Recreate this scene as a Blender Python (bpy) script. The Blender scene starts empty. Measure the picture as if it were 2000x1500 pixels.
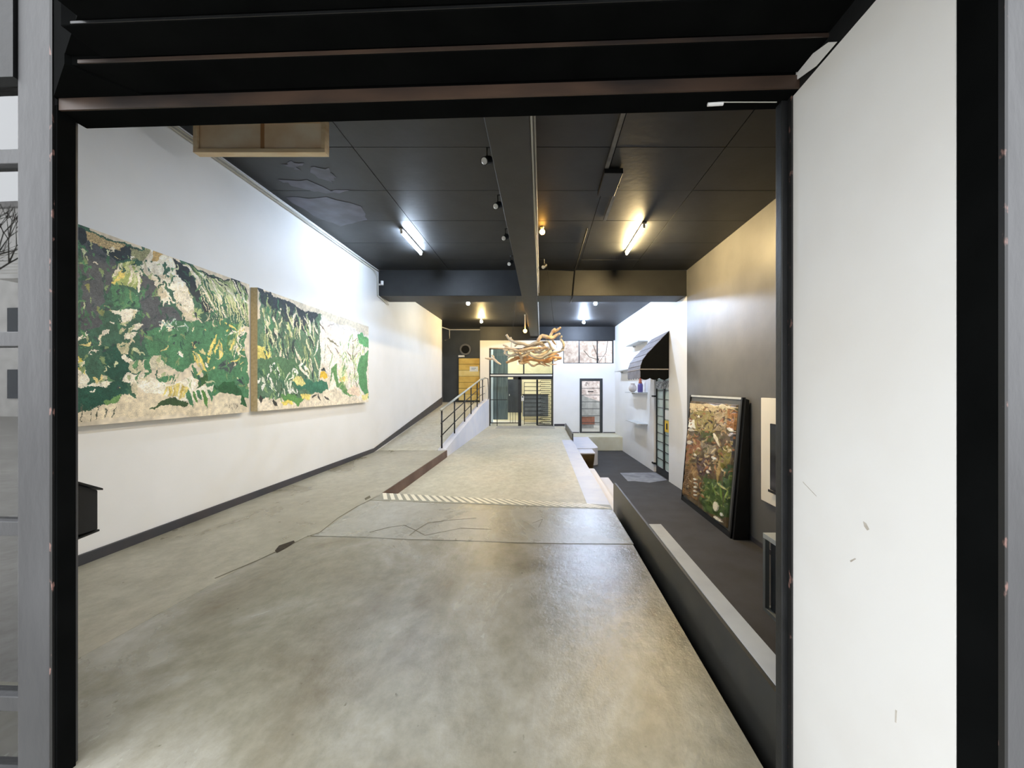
import bpy, bmesh, math, random
import numpy as np
from mathutils import Vector, Matrix
random.seed(7)
S = bpy.context.scene
COL = S.collection
# ------------------------------------------------------------------ camera
EYE = 1.6
cd = bpy.data.cameras.new('camera'); cam = bpy.data.objects.new('camera', cd); COL.objects.link(cam)
cam.location = (0, 0, EYE); cam.rotation_euler = (math.pi/2, 0, 0)
cd.sensor_width = 36; cd.lens = 36*760/2000
cd.shift_x = -57/2000; cd.shift_y = 7/2000
cd.clip_start = 0.05; cd.clip_end = 200
S.camera = cam
# ------------------------------------------------------------------ world, exposure
W = bpy.data.worlds.new('overcast'); S.world = W; W.use_nodes = True
bgn = W.node_tree.nodes['Background']; bgn.inputs[0].default_value = (0.93, 0.96, 1.0, 1); bgn.inputs[1].default_value = 2.7
S.view_settings.view_transform = 'Standard'; S.view_settings.look = 'None'
S.view_settings.exposure = 0.62; S.view_settings.gamma = 1.0; S.view_settings.use_curve_mapping = False
TUBE_COOL, TUBE_WARM = 270.0, 560.0
BULB = 1500.0

# ------------------------------------------------------------------ materials
def srgb(r, g, b):
    f = lambda c: (c/255/12.92) if c/255 <= .04045 else ((c/255+.055)/1.055)**2.4
    return (f(r), f(g), f(b), 1)
def mat(name, c1, c2=None, rough=.6, scale=4, metal=0, bump=0, bscale=30, spec=.5, stretch=(1,1,1), detail=4, lo=.35, hi=.65, rough2=None):
    m = bpy.data.materials.new(name); m.use_nodes = True
    nt = m.node_tree; b = nt.nodes['Principled BSDF']
    b.inputs['Base Color'].default_value = c1; b.inputs['Roughness'].default_value = rough
    b.inputs['Metallic'].default_value = metal; b.inputs['Specular IOR Level'].default_value = spec
    tc = nt.nodes.new('ShaderNodeTexCoord'); mp = nt.nodes.new('ShaderNodeMapping')
    mp.inputs['Scale'].default_value = stretch
    nt.links.new(tc.outputs['Object'], mp.inputs[0])
    if c2 is not None:
        n = nt.nodes.new('ShaderNodeTexNoise'); n.inputs['Scale'].default_value = scale; n.inputs['Detail'].default_value = detail
        r = nt.nodes.new('ShaderNodeValToRGB'); r.color_ramp.elements[0].position = lo; r.color_ramp.elements[1].position = hi
        r.color_ramp.elements[0].color = c1; r.color_ramp.elements[1].color = c2
        nt.links.new(mp.outputs[0], n.inputs['Vector']); nt.links.new(n.outputs[0], r.inputs[0]); nt.links.new(r.outputs[0], b.inputs['Base Color'])
        if rough2 is not None:
            mr = nt.nodes.new('ShaderNodeMapRange'); mr.inputs[1].default_value = lo; mr.inputs[2].default_value = hi
            mr.inputs[3].default_value = rough; mr.inputs[4].default_value = rough2
            nt.links.new(n.outputs[0], mr.inputs[0]); nt.links.new(mr.outputs[0], b.inputs['Roughness'])
    if bump:
        n2 = nt.nodes.new('ShaderNodeTexNoise'); n2.inputs['Scale'].default_value = bscale; n2.inputs['Detail'].default_value = 5
        bp = nt.nodes.new('ShaderNodeBump'); bp.inputs['Strength'].default_value = bump; bp.inputs['Distance'].default_value = .02
        nt.links.new(mp.outputs[0], n2.inputs['Vector']); nt.links.new(n2.outputs[0], bp.inputs['Height']); nt.links.new(bp.outputs[0], b.inputs['Normal'])
    return m
def emis(name, col, s):
    m = bpy.data.materials.new(name); m.use_nodes = True
    b = m.node_tree.nodes['Principled BSDF']; b.inputs['Base Color'].default_value = col
    b.inputs['Emission Color'].default_value = col; b.inputs['Emission Strength'].default_value = s
    return m
def attr_mat(name, rough, bump=.2, bscale=60, spec=.3):
    m = bpy.data.materials.new(name); m.use_nodes = True
    nt = m.node_tree; b = nt.nodes['Principled BSDF']; b.inputs['Roughness'].default_value = rough
    b.inputs['Specular IOR Level'].default_value = spec
    a = nt.nodes.new('ShaderNodeAttribute'); a.attribute_name = 'paint'
    nt.links.new(a.outputs['Color'], b.inputs['Base Color'])
    n2 = nt.nodes.new('ShaderNodeTexNoise'); n2.inputs['Scale'].default_value = bscale
    tc = nt.nodes.new('ShaderNodeTexCoord'); nt.links.new(tc.outputs['Object'], n2.inputs['Vector'])
    bp = nt.nodes.new('ShaderNodeBump'); bp.inputs['Strength'].default_value = bump; bp.inputs['Distance'].default_value = .01
    nt.links.new(n2.outputs[0], bp.inputs['Height']); nt.links.new(bp.outputs[0], b.inputs['Normal'])
    return m
def glass_mat(name, tint=(.97, .99, .98, 1), ior=1.5):
    m = bpy.data.materials.new(name); m.use_nodes = True
    nt = m.node_tree; nt.nodes.clear()
    o = nt.nodes.new('ShaderNodeOutputMaterial'); mx = nt.nodes.new('ShaderNodeMixShader'); t = nt.nodes.new('ShaderNodeBsdfTransparent')
    g = nt.nodes.new('ShaderNodeBsdfGlossy'); f = nt.nodes.new('ShaderNodeFresnel'); f.inputs[0].default_value = ior
    g.inputs['Roughness'].default_value = .01; t.inputs[0].default_value = tint
    nt.links.new(f.outputs[0], mx.inputs[0]); nt.links.new(t.outputs[0], mx.inputs[1]); nt.links.new(g.outputs[0], mx.inputs[2]); nt.links.new(mx.outputs[0], o.inputs[0])
    return m

def concrete(name, cols, rough=(.3, .5), cracks=True, scale=1.0):
    m = bpy.data.materials.new(name); m.use_nodes = True
    nt = m.node_tree; b = nt.nodes['Principled BSDF']; L = nt.links.new
    tc = nt.nodes.new('ShaderNodeTexCoord')
    mp = nt.nodes.new('ShaderNodeMapping'); mp.inputs['Scale'].default_value = (1, .75, 1); L(tc.outputs['Object'], mp.inputs[0])
    n1 = nt.nodes.new('ShaderNodeTexNoise'); n1.inputs['Scale'].default_value = .9*scale; n1.inputs['Detail'].default_value = 6; n1.inputs['Roughness'].default_value = .6; n1.inputs['Distortion'].default_value = .6
    L(mp.outputs[0], n1.inputs['Vector'])
    r1 = nt.nodes.new('ShaderNodeValToRGB'); e = r1.color_ramp.elements
    e[0].position = .3; e[0].color = cols[0]; e[1].position = .7; e[1].color = cols[2]
    k = e.new(.5); k.color = cols[1]
    L(n1.outputs[0], r1.inputs[0])
    n2 = nt.nodes.new('ShaderNodeTexNoise'); n2.inputs['Scale'].default_value = 9*scale; n2.inputs['Detail'].default_value = 8; n2.inputs['Roughness'].default_value = .7
    L(mp.outputs[0], n2.inputs['Vector'])
    r2 = nt.nodes.new('ShaderNodeValToRGB'); r2.color_ramp.elements[0].position = .35; r2.color_ramp.elements[0].color = (.72, .71, .68, 1); r2.color_ramp.elements[1].position = .62; r2.color_ramp.elements[1].color = (1, 1, 1, 1)
    L(n2.outputs[0], r2.inputs[0])
    mm = nt.nodes.new('ShaderNodeMix'); mm.data_type = 'RGBA'; mm.blend_type = 'MULTIPLY'; mm.inputs[0].default_value = .8
    L(r1.outputs[0], mm.inputs[6]); L(r2.outputs[0], mm.inputs[7])
    out = mm.outputs[2]
    if cracks:
        v = nt.nodes.new('ShaderNodeTexNoise'); v.inputs['Scale'].default_value = 22; v.inputs['Detail'].default_value = 3; L(mp.outputs[0], v.inputs['Vector'])
        rr = nt.nodes.new('ShaderNodeValToRGB'); rr.color_ramp.elements[0].position = .22; rr.color_ramp.elements[0].color = (.45, .42, .36, 1); rr.color_ramp.elements[1].position = .3; rr.color_ramp.elements[1].color = (1, 1, 1, 1)
        L(v.outputs[0], rr.inputs[0])
        m3 = nt.nodes.new('ShaderNodeMix'); m3.data_type = 'RGBA'; m3.blend_type = 'MULTIPLY'; m3.inputs[0].default_value = 1
        L(out, m3.inputs[6]); L(rr.outputs[0], m3.inputs[7]); out = m3.outputs[2]
    L(out, b.inputs['Base Color'])
    mr = nt.nodes.new('ShaderNodeMapRange'); mr.inputs[1].default_value = .35; mr.inputs[2].default_value = .65; mr.inputs[3].default_value = rough[0]; mr.inputs[4].default_value = rough[1]
    L(n1.outputs[0], mr.inputs[0]); L(mr.outputs[0], b.inputs['Roughness'])
    bp = nt.nodes.new('ShaderNodeBump'); bp.inputs['Strength'].default_value = .35; bp.inputs['Distance'].default_value = .015
    L(n2.outputs[0], bp.inputs['Height']); L(bp.outputs[0], b.inputs['Normal'])
    return m

M = {}
M['floor'] = concrete('polished concrete', [srgb(118, 108, 86), srgb(150, 146, 130), srgb(184, 182, 174)], (.17, .30))
M['floor2'] = concrete('lighter trowelled concrete', [srgb(146, 142, 126), srgb(168, 167, 158), srgb(184, 184, 178)], (.2, .34))
M['walk'] = concrete('walkway concrete', [srgb(192, 186, 162), srgb(206, 203, 188), srgb(214, 206, 190)], (.4, .55))
M['lower'] = concrete('central floor screed', [srgb(188, 186, 168), srgb(202, 199, 182), srgb(212, 204, 184)], (.45, .6), cracks=False)
M['pave'] = concrete('street paving', [srgb(150, 148, 142), srgb(165, 163, 158), srgb(180, 178, 172)], (.6, .8))
M['edgeblue'] = mat('pale blue floor paint', srgb(206, 208, 220), srgb(192, 196, 214), .4, 3, bump=.1)
M['white'] = mat('white wall paint', srgb(236, 236, 236), srgb(231, 231, 230), .55, 1.2, bump=.04, bscale=40)
M['jambwhite'] = mat('scuffed white paint', srgb(226, 225, 222), srgb(219, 216, 211), .5, 1.6, bump=.05, bscale=14)
M['black'] = mat('black ceiling paint', srgb(36, 38, 39), srgb(28, 29, 31), .52, 3, bump=.08, bscale=12)
M['black2'] = mat('matt black paint', srgb(24, 25, 26), srgb(16, 17, 18), .5, 5, bump=.05)
M['lintel'] = mat('matt black lintel paint', srgb(9, 10, 10), srgb(13, 14, 14), .95, 5, spec=.02)  # even near-black tone with almost no gloss
M['steel'] = mat('black gloss steel paint', srgb(30, 31, 32), srgb(22, 23, 24), .38, 8, bump=.05, bscale=60)
M['greysteel'] = mat('worn grey steel paint', srgb(70, 70, 72), srgb(56, 56, 58), .45, 3, bump=.12, bscale=25, stretch=(1, 1, .3))
M['primer'] = mat('worn primer steel', srgb(36, 29, 26), srgb(74, 56, 44), .5, 7, stretch=(.3, 1, 1))
M['chip'] = mat('chipped black paint', srgb(18, 18, 18), srgb(120, 90, 82), .5, 34, lo=.64, hi=.70, stretch=(1, 1, .5))
M['darkwall'] = mat('charcoal wall paint', srgb(106, 105, 103), srgb(97, 96, 95), .42, 2, bump=.05, bscale=20)
M['darkfloor'] = mat('dark grey floor', srgb(64, 63, 65), srgb(56, 53, 52), .7, 2.5, bump=.1, bscale=60)
M['brown'] = mat('brown painted step face', srgb(84, 62, 52), srgb(108, 86, 76), .6, 2)
M['skirt'] = mat('dark skirting', srgb(52, 54, 60), srgb(66, 62, 66), .5, 3)
M['ledge'] = mat('grey ledge paint', srgb(206, 208, 206), srgb(194, 196, 196), .5, 5)
M['plate'] = mat('dark steel plate', srgb(52, 52, 50), srgb(66, 64, 58), .35, 3, metal=.3)
M['cream'] = mat('cream wall', srgb(236, 226, 188), srgb(226, 216, 176), .6, 2)
M['canvas'] = mat('raw canvas edge', srgb(214, 198, 160), srgb(198, 180, 140), .8, 30)
M['pipe'] = mat('white conduit', srgb(214, 212, 204), None, .4)
M['alu'] = mat('grey trunking', srgb(120, 118, 110), srgb(88, 86, 80), .35, 6, metal=.4)
M['wood'] = mat('driftwood', srgb(214, 178, 138), srgb(236, 220, 198), .6, 7, bump=.3, bscale=30)
M['wood2'] = mat('orange driftwood', srgb(206, 146, 92), srgb(226, 184, 136), .55, 7, bump=.3, bscale=30)
M['wood3'] = mat('bleached driftwood', srgb(220, 208, 190), srgb(186, 172, 150), .6, 7, bump=.3, bscale=30)
M['yellow'] = mat('yellow painted boards', srgb(222, 190, 100), srgb(206, 168, 78), .5, 3)
M['yellow2'] = mat('pale yellow boards', srgb(232, 214, 146), srgb(222, 196, 116), .5, 3)
M['rail'] = mat('pale grey rail', srgb(190, 192, 184), None, .35, metal=.2)
M['greypanel'] = mat('slate panel', srgb(112, 128, 130), srgb(84, 98, 102), .5, 3, stretch=(4, 1, .4))
M['darkdoor'] = mat('dark door', srgb(42, 46, 48), srgb(54, 58, 60), .5, 3)
M['paleblue'] = mat('pale blue wall', srgb(208, 222, 228), None, .6)
M['boxframe'] = mat('varnished pale wood frame', srgb(236, 214, 178), srgb(222, 192, 150), .5, 6, stretch=(.4, 3, 3))
M['boxpanel'] = mat('stained cream panel', srgb(250, 234, 208), srgb(232, 200, 160), .5, 2.2, detail=6)
M['awn'] = mat('black awning canvas', srgb(9, 10, 11), srgb(13, 14, 14), .85, 10, spec=.15)
M['awng'] = mat('grey awning canvas', srgb(132, 128, 130), srgb(112, 108, 112), .7, 5)  # lighter grey for canopy and front valance; the sides are near-black
M['glass'] = glass_mat('clear window glass')
M['fglass'] = glass_mat('street front glass', (.88, .91, .91, 1), 2.4)
M['teal'] = mat('frosted teal glass', srgb(168, 190, 186), srgb(192, 208, 202), .25, 3)
M['sign_y'] = mat('yellow notice', srgb(228, 196, 62), None, .5)
M['sign_w'] = mat('white notice', srgb(226, 232, 236), None, .5)
M['ink'] = mat('dark print', srgb(40, 36, 32), None, .6)
M['mat'] = mat('pale grey mat', srgb(150, 154, 164), srgb(122, 126, 136), .8, 4, bump=.3)
M['warmwhite'] = mat('warm white panel', srgb(240, 232, 216), None, .5)
M['screen'] = mat('black screen', srgb(14, 16, 16), None, .15)
M['tabletop'] = mat('pale grey table top', srgb(186, 190, 186), None, .4)
M['tableframe'] = mat('grey table frame', srgb(120, 124, 122), None, .4)
M['bronze'] = mat('bronze curved front', srgb(166, 136, 92), srgb(120, 98, 60), .35, 2, metal=.2)
M['landing'] = mat('cream landing screed', srgb(222, 220, 200), srgb(210, 204, 176), .55, 2)
M['stepwhite'] = mat('pale blue grey step paint', srgb(232, 231, 238), srgb(222, 223, 234), .55, 2)
M['stone'] = mat('pale pink stone', srgb(206, 192, 188), srgb(160, 142, 136), .8, 7, bump=.5, bscale=8, detail=8)
M['redbrick'] = mat('red brown planter', srgb(150, 96, 78), srgb(126, 84, 68), .8, 5)
M['grey'] = mat('mid grey render', srgb(150, 148, 146), srgb(128, 126, 124), .8, 4)
M['soil'] = mat('dark void', srgb(12, 12, 12), None, .9)
M['blue'] = mat('blue glaze', srgb(96, 84, 150), None, .3)
M['red'] = mat('orange red glaze', srgb(206, 120, 96), None, .3)
M['beige'] = mat('beige glaze', srgb(214, 204, 196), None, .4)
M['patch'] = mat('peeled lilac ceiling paint', srgb(84, 81, 98), srgb(54, 55, 64), .5, 4)
M['bark'] = mat('bare bark', srgb(60, 56, 52), None, .9)
M['facade'] = mat('street render', srgb(226, 224, 220), srgb(210, 208, 204), .9, 2)
M['glasswin'] = mat('dark street window', srgb(60, 66, 72), None, .1)
M['tubecool'] = emis('cool tube glow', (.66, .80, 1, 1), TUBE_COOL)
M['tubewarm'] = emis('warm tube glow', (1, .74, .36, 1), TUBE_WARM)
M['bulbcool'] = emis('cool bulb glow', (.60, .74, 1, 1), BULB*1.25)
M['bulbwarm'] = emis('warm bulb glow', (1, .72, .30, 1), BULB*.6)
M['bulbneutral'] = emis('neutral bulb glow', (.95, 1, .97, 1), BULB*.3)
M['bulbamber'] = emis('amber bulb glow', (1, .48, .08, 1), 30)
M['lens'] = mat('white spot lens', srgb(235, 235, 235), None, .2)

# ------------------------------------------------------------------ mesh helpers
class MB:
    def __init__(s): s.bm = bmesh.new()
    def box(s, x0, x1, y0, y1, z0, z1):
        v = [s.bm.verts.new(p) for p in ((x0,y0,z0),(x1,y0,z0),(x1,y1,z0),(x0,y1,z0),(x0,y0,z1),(x1,y0,z1),(x1,y1,z1),(x0,y1,z1))]
        for f in ((0,3,2,1),(4,5,6,7),(0,1,5,4),(1,2,6,5),(2,3,7,6),(3,0,4,7)): s.bm.faces.new([v[i] for i in f])
        return s
    def hexa(s, P):   # 8 points, bottom 4 then top 4
        v = [s.bm.verts.new(p) for p in P]
        for f in ((0,3,2,1),(4,5,6,7),(0,1,5,4),(1,2,6,5),(2,3,7,6),(3,0,4,7)): s.bm.faces.new([v[i] for i in f])
        return s
    def prism(s, pts, axis, a, b):  # polygon (u,v) extruded along axis from a to b
        def P(u, v, w):
            return {'x': (w, u, v), 'y': (u, w, v), 'z': (u, v, w)}[axis]
        A = [s.bm.verts.new(P(u, v, a)) for u, v in pts]; B = [s.bm.verts.new(P(u, v, b)) for u, v in pts]
        n = len(pts); s.bm.faces.new(A[::-1]); s.bm.faces.new(B)
        for i in range(n): s.bm.faces.new((A[i], A[(i+1) % n], B[(i+1) % n], B[i]))
        return s
    def tube(s, pts, rad, n=8, cap=True):
        pts = [Vector(p) for p in pts]
        rad = rad if isinstance(rad, (list, tuple)) else [rad]*len(pts)
        rings = []
        for i, p in enumerate(pts):
            d = (pts[min(i+1, len(pts)-1)] - pts[max(i-1, 0)]).normalized()
            up = Vector((0, 0, 1)) if abs(d.z) < .9 else Vector((1, 0, 0))
            u = d.cross(up).normalized(); w = u.cross(d)
            rings.append([s.bm.verts.new(p + (u*math.cos(2*math.pi*k/n) + w*math.sin(2*math.pi*k/n))*rad[i]) for k in range(n)])
        for a, b in zip(rings, rings[1:]):
            for k in range(n): s.bm.faces.new((a[k], a[(k+1) % n], b[(k+1) % n], b[k]))
        if cap: s.bm.faces.new(rings[0][::-1]); s.bm.faces.new(rings[-1])
        return s
    def lathe(s, prof, c, n=16):   # prof (r,z)
        rings = []
        for r, z in prof:
            rings.append([s.bm.verts.new((c[0]+r*math.cos(2*math.pi*k/n), c[1]+r*math.sin(2*math.pi*k/n), c[2]+z)) for k in range(n)])
        for a, b in zip(rings, rings[1:]):
            for k in range(n): s.bm.faces.new((a[k], a[(k+1) % n], b[(k+1) % n], b[k]))
        s.bm.faces.new(rings[0][::-1]); s.bm.faces.new(rings[-1])
        return s
def obj(name, mb, m, parent=None, smooth=False, bevel=0, sub=0):
    me = bpy.data.meshes.new(name)
    bmesh.ops.recalc_face_normals(mb.bm, faces=mb.bm.faces)
    mb.bm.to_mesh(me); mb.bm.free()
    if smooth:
        for p in me.polygons: p.use_smooth = True
    me.materials.append(m)
    o = bpy.data.objects.new(name, me); COL.objects.link(o)
    if parent: o.parent = parent; o.matrix_parent_inverse = Matrix.Translation(-parent.location)
    if bevel:
        b = o.modifiers.new('b', 'BEVEL'); b.width = bevel; b.segments = 2; b.limit_method = 'ANGLE'
    return o
def B(*a): return MB().box(*a)
def tag(o, label, cat=None, group=None):
    o['label'] = label
    if cat: o['category'] = cat
    if group: o['group'] = group
    return o
def thing(name, label, cat, loc=(0, 0, 0), group=None):
    o = bpy.data.objects.new(name, None); COL.objects.link(o); o.location = loc; o.empty_display_size = .1
    return tag(o, label, cat, group)
def struct(name, mb, m, label, **k):
    o = obj(name, mb, m, **k); o['kind'] = 'structure'; o['label'] = label; o['category'] = name.split('_')[0]
    return o
def sthing(name, label, loc=(0, 0, 0)):
    o = thing(name, label, name.split('_')[0], loc); o['kind'] = 'structure'; return o
def copy_child(src, parent, delta):
    c = src.copy(); COL.objects.link(c); c.parent = parent; c.matrix_parent_inverse = src.matrix_parent_inverse.copy()
    c.location = Vector(src.location) + Vector(delta); return c

# ------------------------------------------------------------------ levels of the hall
XL, XR = -4.15, 3.72
CZ, CZ2 = 4.60, 4.42
ZM, ZD = -.18, -1.10      # central floor, dark lower floor
BY0, BY1 = 9.93, 10.65    # cross beam
YB = 18.0
# ---- floors
def pf_(x, y): Y = 760*EYE/(y-757); return ((x-1057)/760*Y, Y)
def fy(x): return 5.90 + (x+2.42)*(-.60/3.35)      # slanted front edge of the central floor
bm = MB().prism([(-4.15, 1.2), (.935, 1.2), (.935, fy(.935)), (-2.42, fy(-2.42)), (-2.42, 9.9), (-4.15, 9.9)], 'z', -.16, 0)
front = struct('floor', bm, M['floor'], 'polished beige grey concrete slab running from the entrance along the left wall')
struct('floor', MB().prism([pf_(600, 1047), pf_(800, 1054), pf_(1000, 1060), pf_(1238, 1063), (.934, 5.1), (-2.42, 5.5), pf_(700, 988), pf_(640, 1030)], 'z', .0, .0012), M['floor2'], 'lighter cracked concrete band in front of the striped floor edge')
M['floor3'] = concrete('walkway polished concrete', [srgb(138, 130, 106), srgb(172, 168, 150), srgb(192, 186, 170)], (.25, .4))
struct('floor', MB().prism([(-4.148, 1.2), (-2.80, 1.2), (-2.66, 3.5), pf_(560, 1068), pf_(625, 1040), pf_(700, 988), (-2.421, 5.86), (-2.421, 9.895), (-4.148, 9.895)], 'z', .0, .0013), M['floor3'], 'paler concrete walkway slab between the left wall and the long crack')
# joints, crack and gouge in the slab
def crack(pts, w, z=.0022):
    mb = MB()
    for (a, b) in zip(pts, pts[1:]):
        a, b = Vector((*a, z)), Vector((*b, z)); d = (b-a).normalized(); n = Vector((-d.y, d.x, 0))*w*random.uniform(.5, 1)
        mb.hexa([a-n, b-n, b+n, a+n, a-n+Vector((0,0,.001)), b-n+Vector((0,0,.001)), b+n+Vector((0,0,.001)), a+n+Vector((0,0,.001))])
    return mb
def pf(x, y, z=0.0):   # floor point
    Y = 760*(EYE-z)/(y-757); return ((x-1057)/760*Y, Y)
cm = mat('crack dirt', srgb(96, 90, 74), srgb(122, 116, 98), .9, 12)
o = obj('floor_joint', crack([pf(600, 1047), pf(700, 1049), pf(800, 1054), pf(900, 1056), pf(1000, 1060), pf(1100, 1062), pf(1238, 1063)], .006), cm, front)
o = obj('floor_joint', crack([pf(742, 968), pf(700, 988), pf(660, 1012), pf(625, 1040), pf(596, 1050), pf(560, 1068), pf(500, 1096), pf(420, 1130)], .009, .0022), cm, front)
for pts in ([(722, 1040), (760, 1030), (790, 1026), (812, 1036), (835, 1022), (880, 1016), (930, 1012)], [(812, 1036), (830, 1046), (860, 1040), (900, 1032), (960, 1034)], [(800, 1046), (812, 1036)], [(1040, 1022), (1060, 1014), (1052, 1030)]):
    obj('crack', crack([pf(*p) for p in pts], .005), cm, front)
gm = MB(); gp = [pf(537, 1076), pf(545, 1066), pf(574, 1056), pf(576, 1060), pf(556, 1072), pf(541, 1080)]
gm.prism(gp, 'z', .0015, .0035); obj('gouge', gm, mat('gouge', srgb(70, 60, 46), srgb(40, 34, 26), .95, 30), front)
gm = MB(); gp = [pf(712, 974), pf(722, 968), pf(724, 972), pf(714, 977)]
gm.prism(gp, 'z', .0015, .0035); obj('gouge', gm, cm, front)
# brown risers of the sunken central floor
struct('trim_1', MB().box(-2.42, -2.405, 5.88, 9.95, -.18, -.001), M['brown'], 'brown painted riser between the walkway and the sunken central floor')
struct('floor', MB().prism([(-2.42, fy(-2.42)), (1.05, fy(1.05)), (1.05, 16.9), (1.05, YB), (-2.42, YB)], 'z', -.34, ZM), M['lower'], 'sunken pale central floor behind the striped edge')
struct('floor', B(.70, 1.05, 5.45, 13.2, ZM, ZM+.004), M['edgeblue'], 'pale bluish painted margin on the right of the central floor')
struct('floor', B(-2.0, .6, 16.9, 18.0, ZM, ZM+.004), M['pave'], 'grey threshold strip in front of the barred gate')
# striped nosing
nos = struct('trim_2', MB().prism([(-2.42, fy(-2.42)-.36), (.93, fy(.93)-.20), (.93, fy(.93)), (-2.42, fy(-2.42))], 'z', .0, .003), mat('nosing base', srgb(158, 156, 142), srgb(148, 146, 132), .5, 4), 'floor edge nosing with slanted cream warning stripes')
cream = mat('cream stripe paint', srgb(240, 234, 214), None, .4)
N = 28
for i in range(N):
    x = -2.40 + 2.98*i/(N-1); w = .058
    yb = fy(x)-.01; yf = fy(x)-(.34-.13*(x+2.42)/3.35)
    x2 = x + .15 + .15*(i/(N-1))
    obj('stripe', MB().prism([(x2, yf), (x2+w, yf), (x+w, yb), (x, yb)], 'z', .003, .006), cream, nos)
# lower floor right
struct('floor', B(.9, 3.9, 1.6, YB, ZD-.15, ZD), M['darkfloor'], 'dark grey lower floor along the right wall')
struct('wall_slab_side', B(.80, .93, 1.2, 5.25, ZD, -.17), M['black2'], 'black side of the front slab above the lower floor')
struct('wall_core_side', B(.80, 1.045, 5.3, YB, ZD, -.345), M['stepwhite'], 'pale side of the central floor above the lower floor')
# steps down to the right
for i, (x0, x1, z) in enumerate(((1.05, 1.36, -.45), (1.36, 1.78, -.76))):
    struct('trim_%d' % (3+i), B(x0, x1, 5.6, 9.9 + .35*i, ZD, z), M['stepwhite'], ['upper', 'lower'][i]+' pale blue grey step down to the dark lower floor', bevel=.03)
# parapet plate and ledge
struct('wall_parapet', MB().prism([(1.4, -1.1), (5.39, -1.1), (5.39, .26), (5.30, .30), (1.4, .30)], 'x', 1.0, 1.02), M['plate'], 'thin dark steel parapet plate along the right edge of the slab')
struct('wall_ledge', B(1.022, 1.135, 1.4, 3.69, ZD, .30), M['black2'], 'black low wall behind the steel parapet plate')
struct('trim_5', B(1.022, 1.135, 1.4, 3.69, .3001, .306), M['ledge'], 'mid grey top of the low wall by the entrance')
struct('wall_edge_plate', B(1.05, 1.09, 13.2, 17.0, -.6, .04), M['plate'], 'short dark plate standing on the far right edge of the central floor')
# landing in front of far door
struct('floor', B(1.1, 3.55, 16.6, YB, ZD, -.50), M['landing'], 'cream landing in front of the far right door', bevel=.02)
bm = MB(); pts = [(1.1, 14.4), (1.85, 14.4)]
pts = [(1.10, 13.5), (1.75, 13.5)] + [(1.75+.0+.25*math.sin(a), 13.75-.25*math.cos(a)) for a in [math.pi/12*k for k in range(1, 7)]] + [(2.0, 16.6), (1.1, 16.6)]
struct('trim_6', MB().prism(pts, 'z', ZD, -.505), M['stepwhite'], 'pale rounded block joined to the left of the far landing', smooth=False)
t = thing('bench', 'small curved bronze fronted bench with a white top at the end of the pale block', 'bench', (1.5, 12.8, ZD))
obj('seat', B(1.06, 1.76, 12.6, 13.45, -.56, -.52), M['stepwhite'], t, bevel=.01)
mb = MB(); rings = []
for k in range(9):
    f = k/8; z = ZD+.001 + (.538)*f; ww = .50 + .18*math.sin(f*math.pi/2)
    yy = 12.66 + .30*(1-f)**1.5
    rings.append([mb.bm.verts.new(p) for p in ((1.76-ww+.01, yy, z), (1.74-(1-f)*.02, yy, z), (1.74, 13.4, z), (1.76-ww+.01, 13.4, z))])
for a, b in zip(rings, rings[1:]):
    for k in range(4): mb.bm.faces.new((a[k], a[(k+1) % 4], b[(k+1) % 4], b[k]))
mb.bm.faces.new(rings[0][::-1]); mb.bm.faces.new(rings[-1])
obj('curved_front', mb, M['bronze'], t, smooth=True)

# ---- ramp and its curb
def rz(y): return max(0, .142*(y-9.9))
YR = 16.3
bm = MB().prism([(9.9, -.16), (18.5, -.16), (18.5, rz(YR)), (YR, rz(YR)), (9.9, .004)], 'x', XL-.6, -2.62)
struct('ramp', bm, M['walk'], 'pale concrete ramp rising along the left wall beside a handrail')
bm = MB().prism([(9.85, -.18), (YB, -.18), (YB, rz(17.2)+.03), (16.2, rz(16.2)+.03), (9.85, .03)], 'x', -2.62, -2.42)
struct('wall_ramp_side', bm, M['stepwhite'], 'white side wall and curb of the ramp')
bm = MB().prism([(9.6, .004), (16.26, rz(16.26)), (16.26, rz(16.26)+.30), (9.6, .09)], 'x', XL, XL+.02)
struct('baseboard_left', bm, M['skirt'], 'dark skirting that widens up the ramp')
struct('baseboard_left', B(XL, XL+.02, 1.5, 9.6, .0, .10), M['skirt'], 'dark skirting at the foot of the left white wall', bevel=.005)
# ---- handrail
hr = thing('handrail', 'black posted handrail with a pale top rail along the ramp', 'railing', (-2.55, 9.95, 0))
hx = -2.55
for y in (9.98, 11.45, 12.95, 14.15, 15.5, 16.9):
    zb = rz(y)+.03
    o = obj('post', MB().tube([(hx, y, zb-.0), (hx, y, zb+.98)], .022, 8), M['steel'], hr, smooth=True)
for dz, r, mm_, nm in ((1.0, .032, M['rail'], 'top_rail'), (.66, .014, M['steel'], 'mid_rail'), (.33, .014, M['steel'], 'mid_rail')):
    obj(nm, MB().tube([(hx, 9.9, rz(9.9)+.03+dz), (hx, YR, rz(YR)+.03+dz), (hx, 17.5, rz(YR)+.10+dz)], r, 8), mm_, hr, smooth=True)
e = rz(YR)
obj('end_loop', MB().tube([(hx, 17.5, e+1.13), (hx+.12, 17.75, e+1.1), (hx+.14, 17.8, e+.6), (hx+.14, 17.8, e+.2), (hx+.10, 17.7, e+.1)], .018, 8), M['steel'], hr, smooth=True)
for y in (9.98,):
    obj('base_plate', B(hx-.06, hx+.06, y-.05, y+.05, .031, .043), M['steel'], hr)

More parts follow.
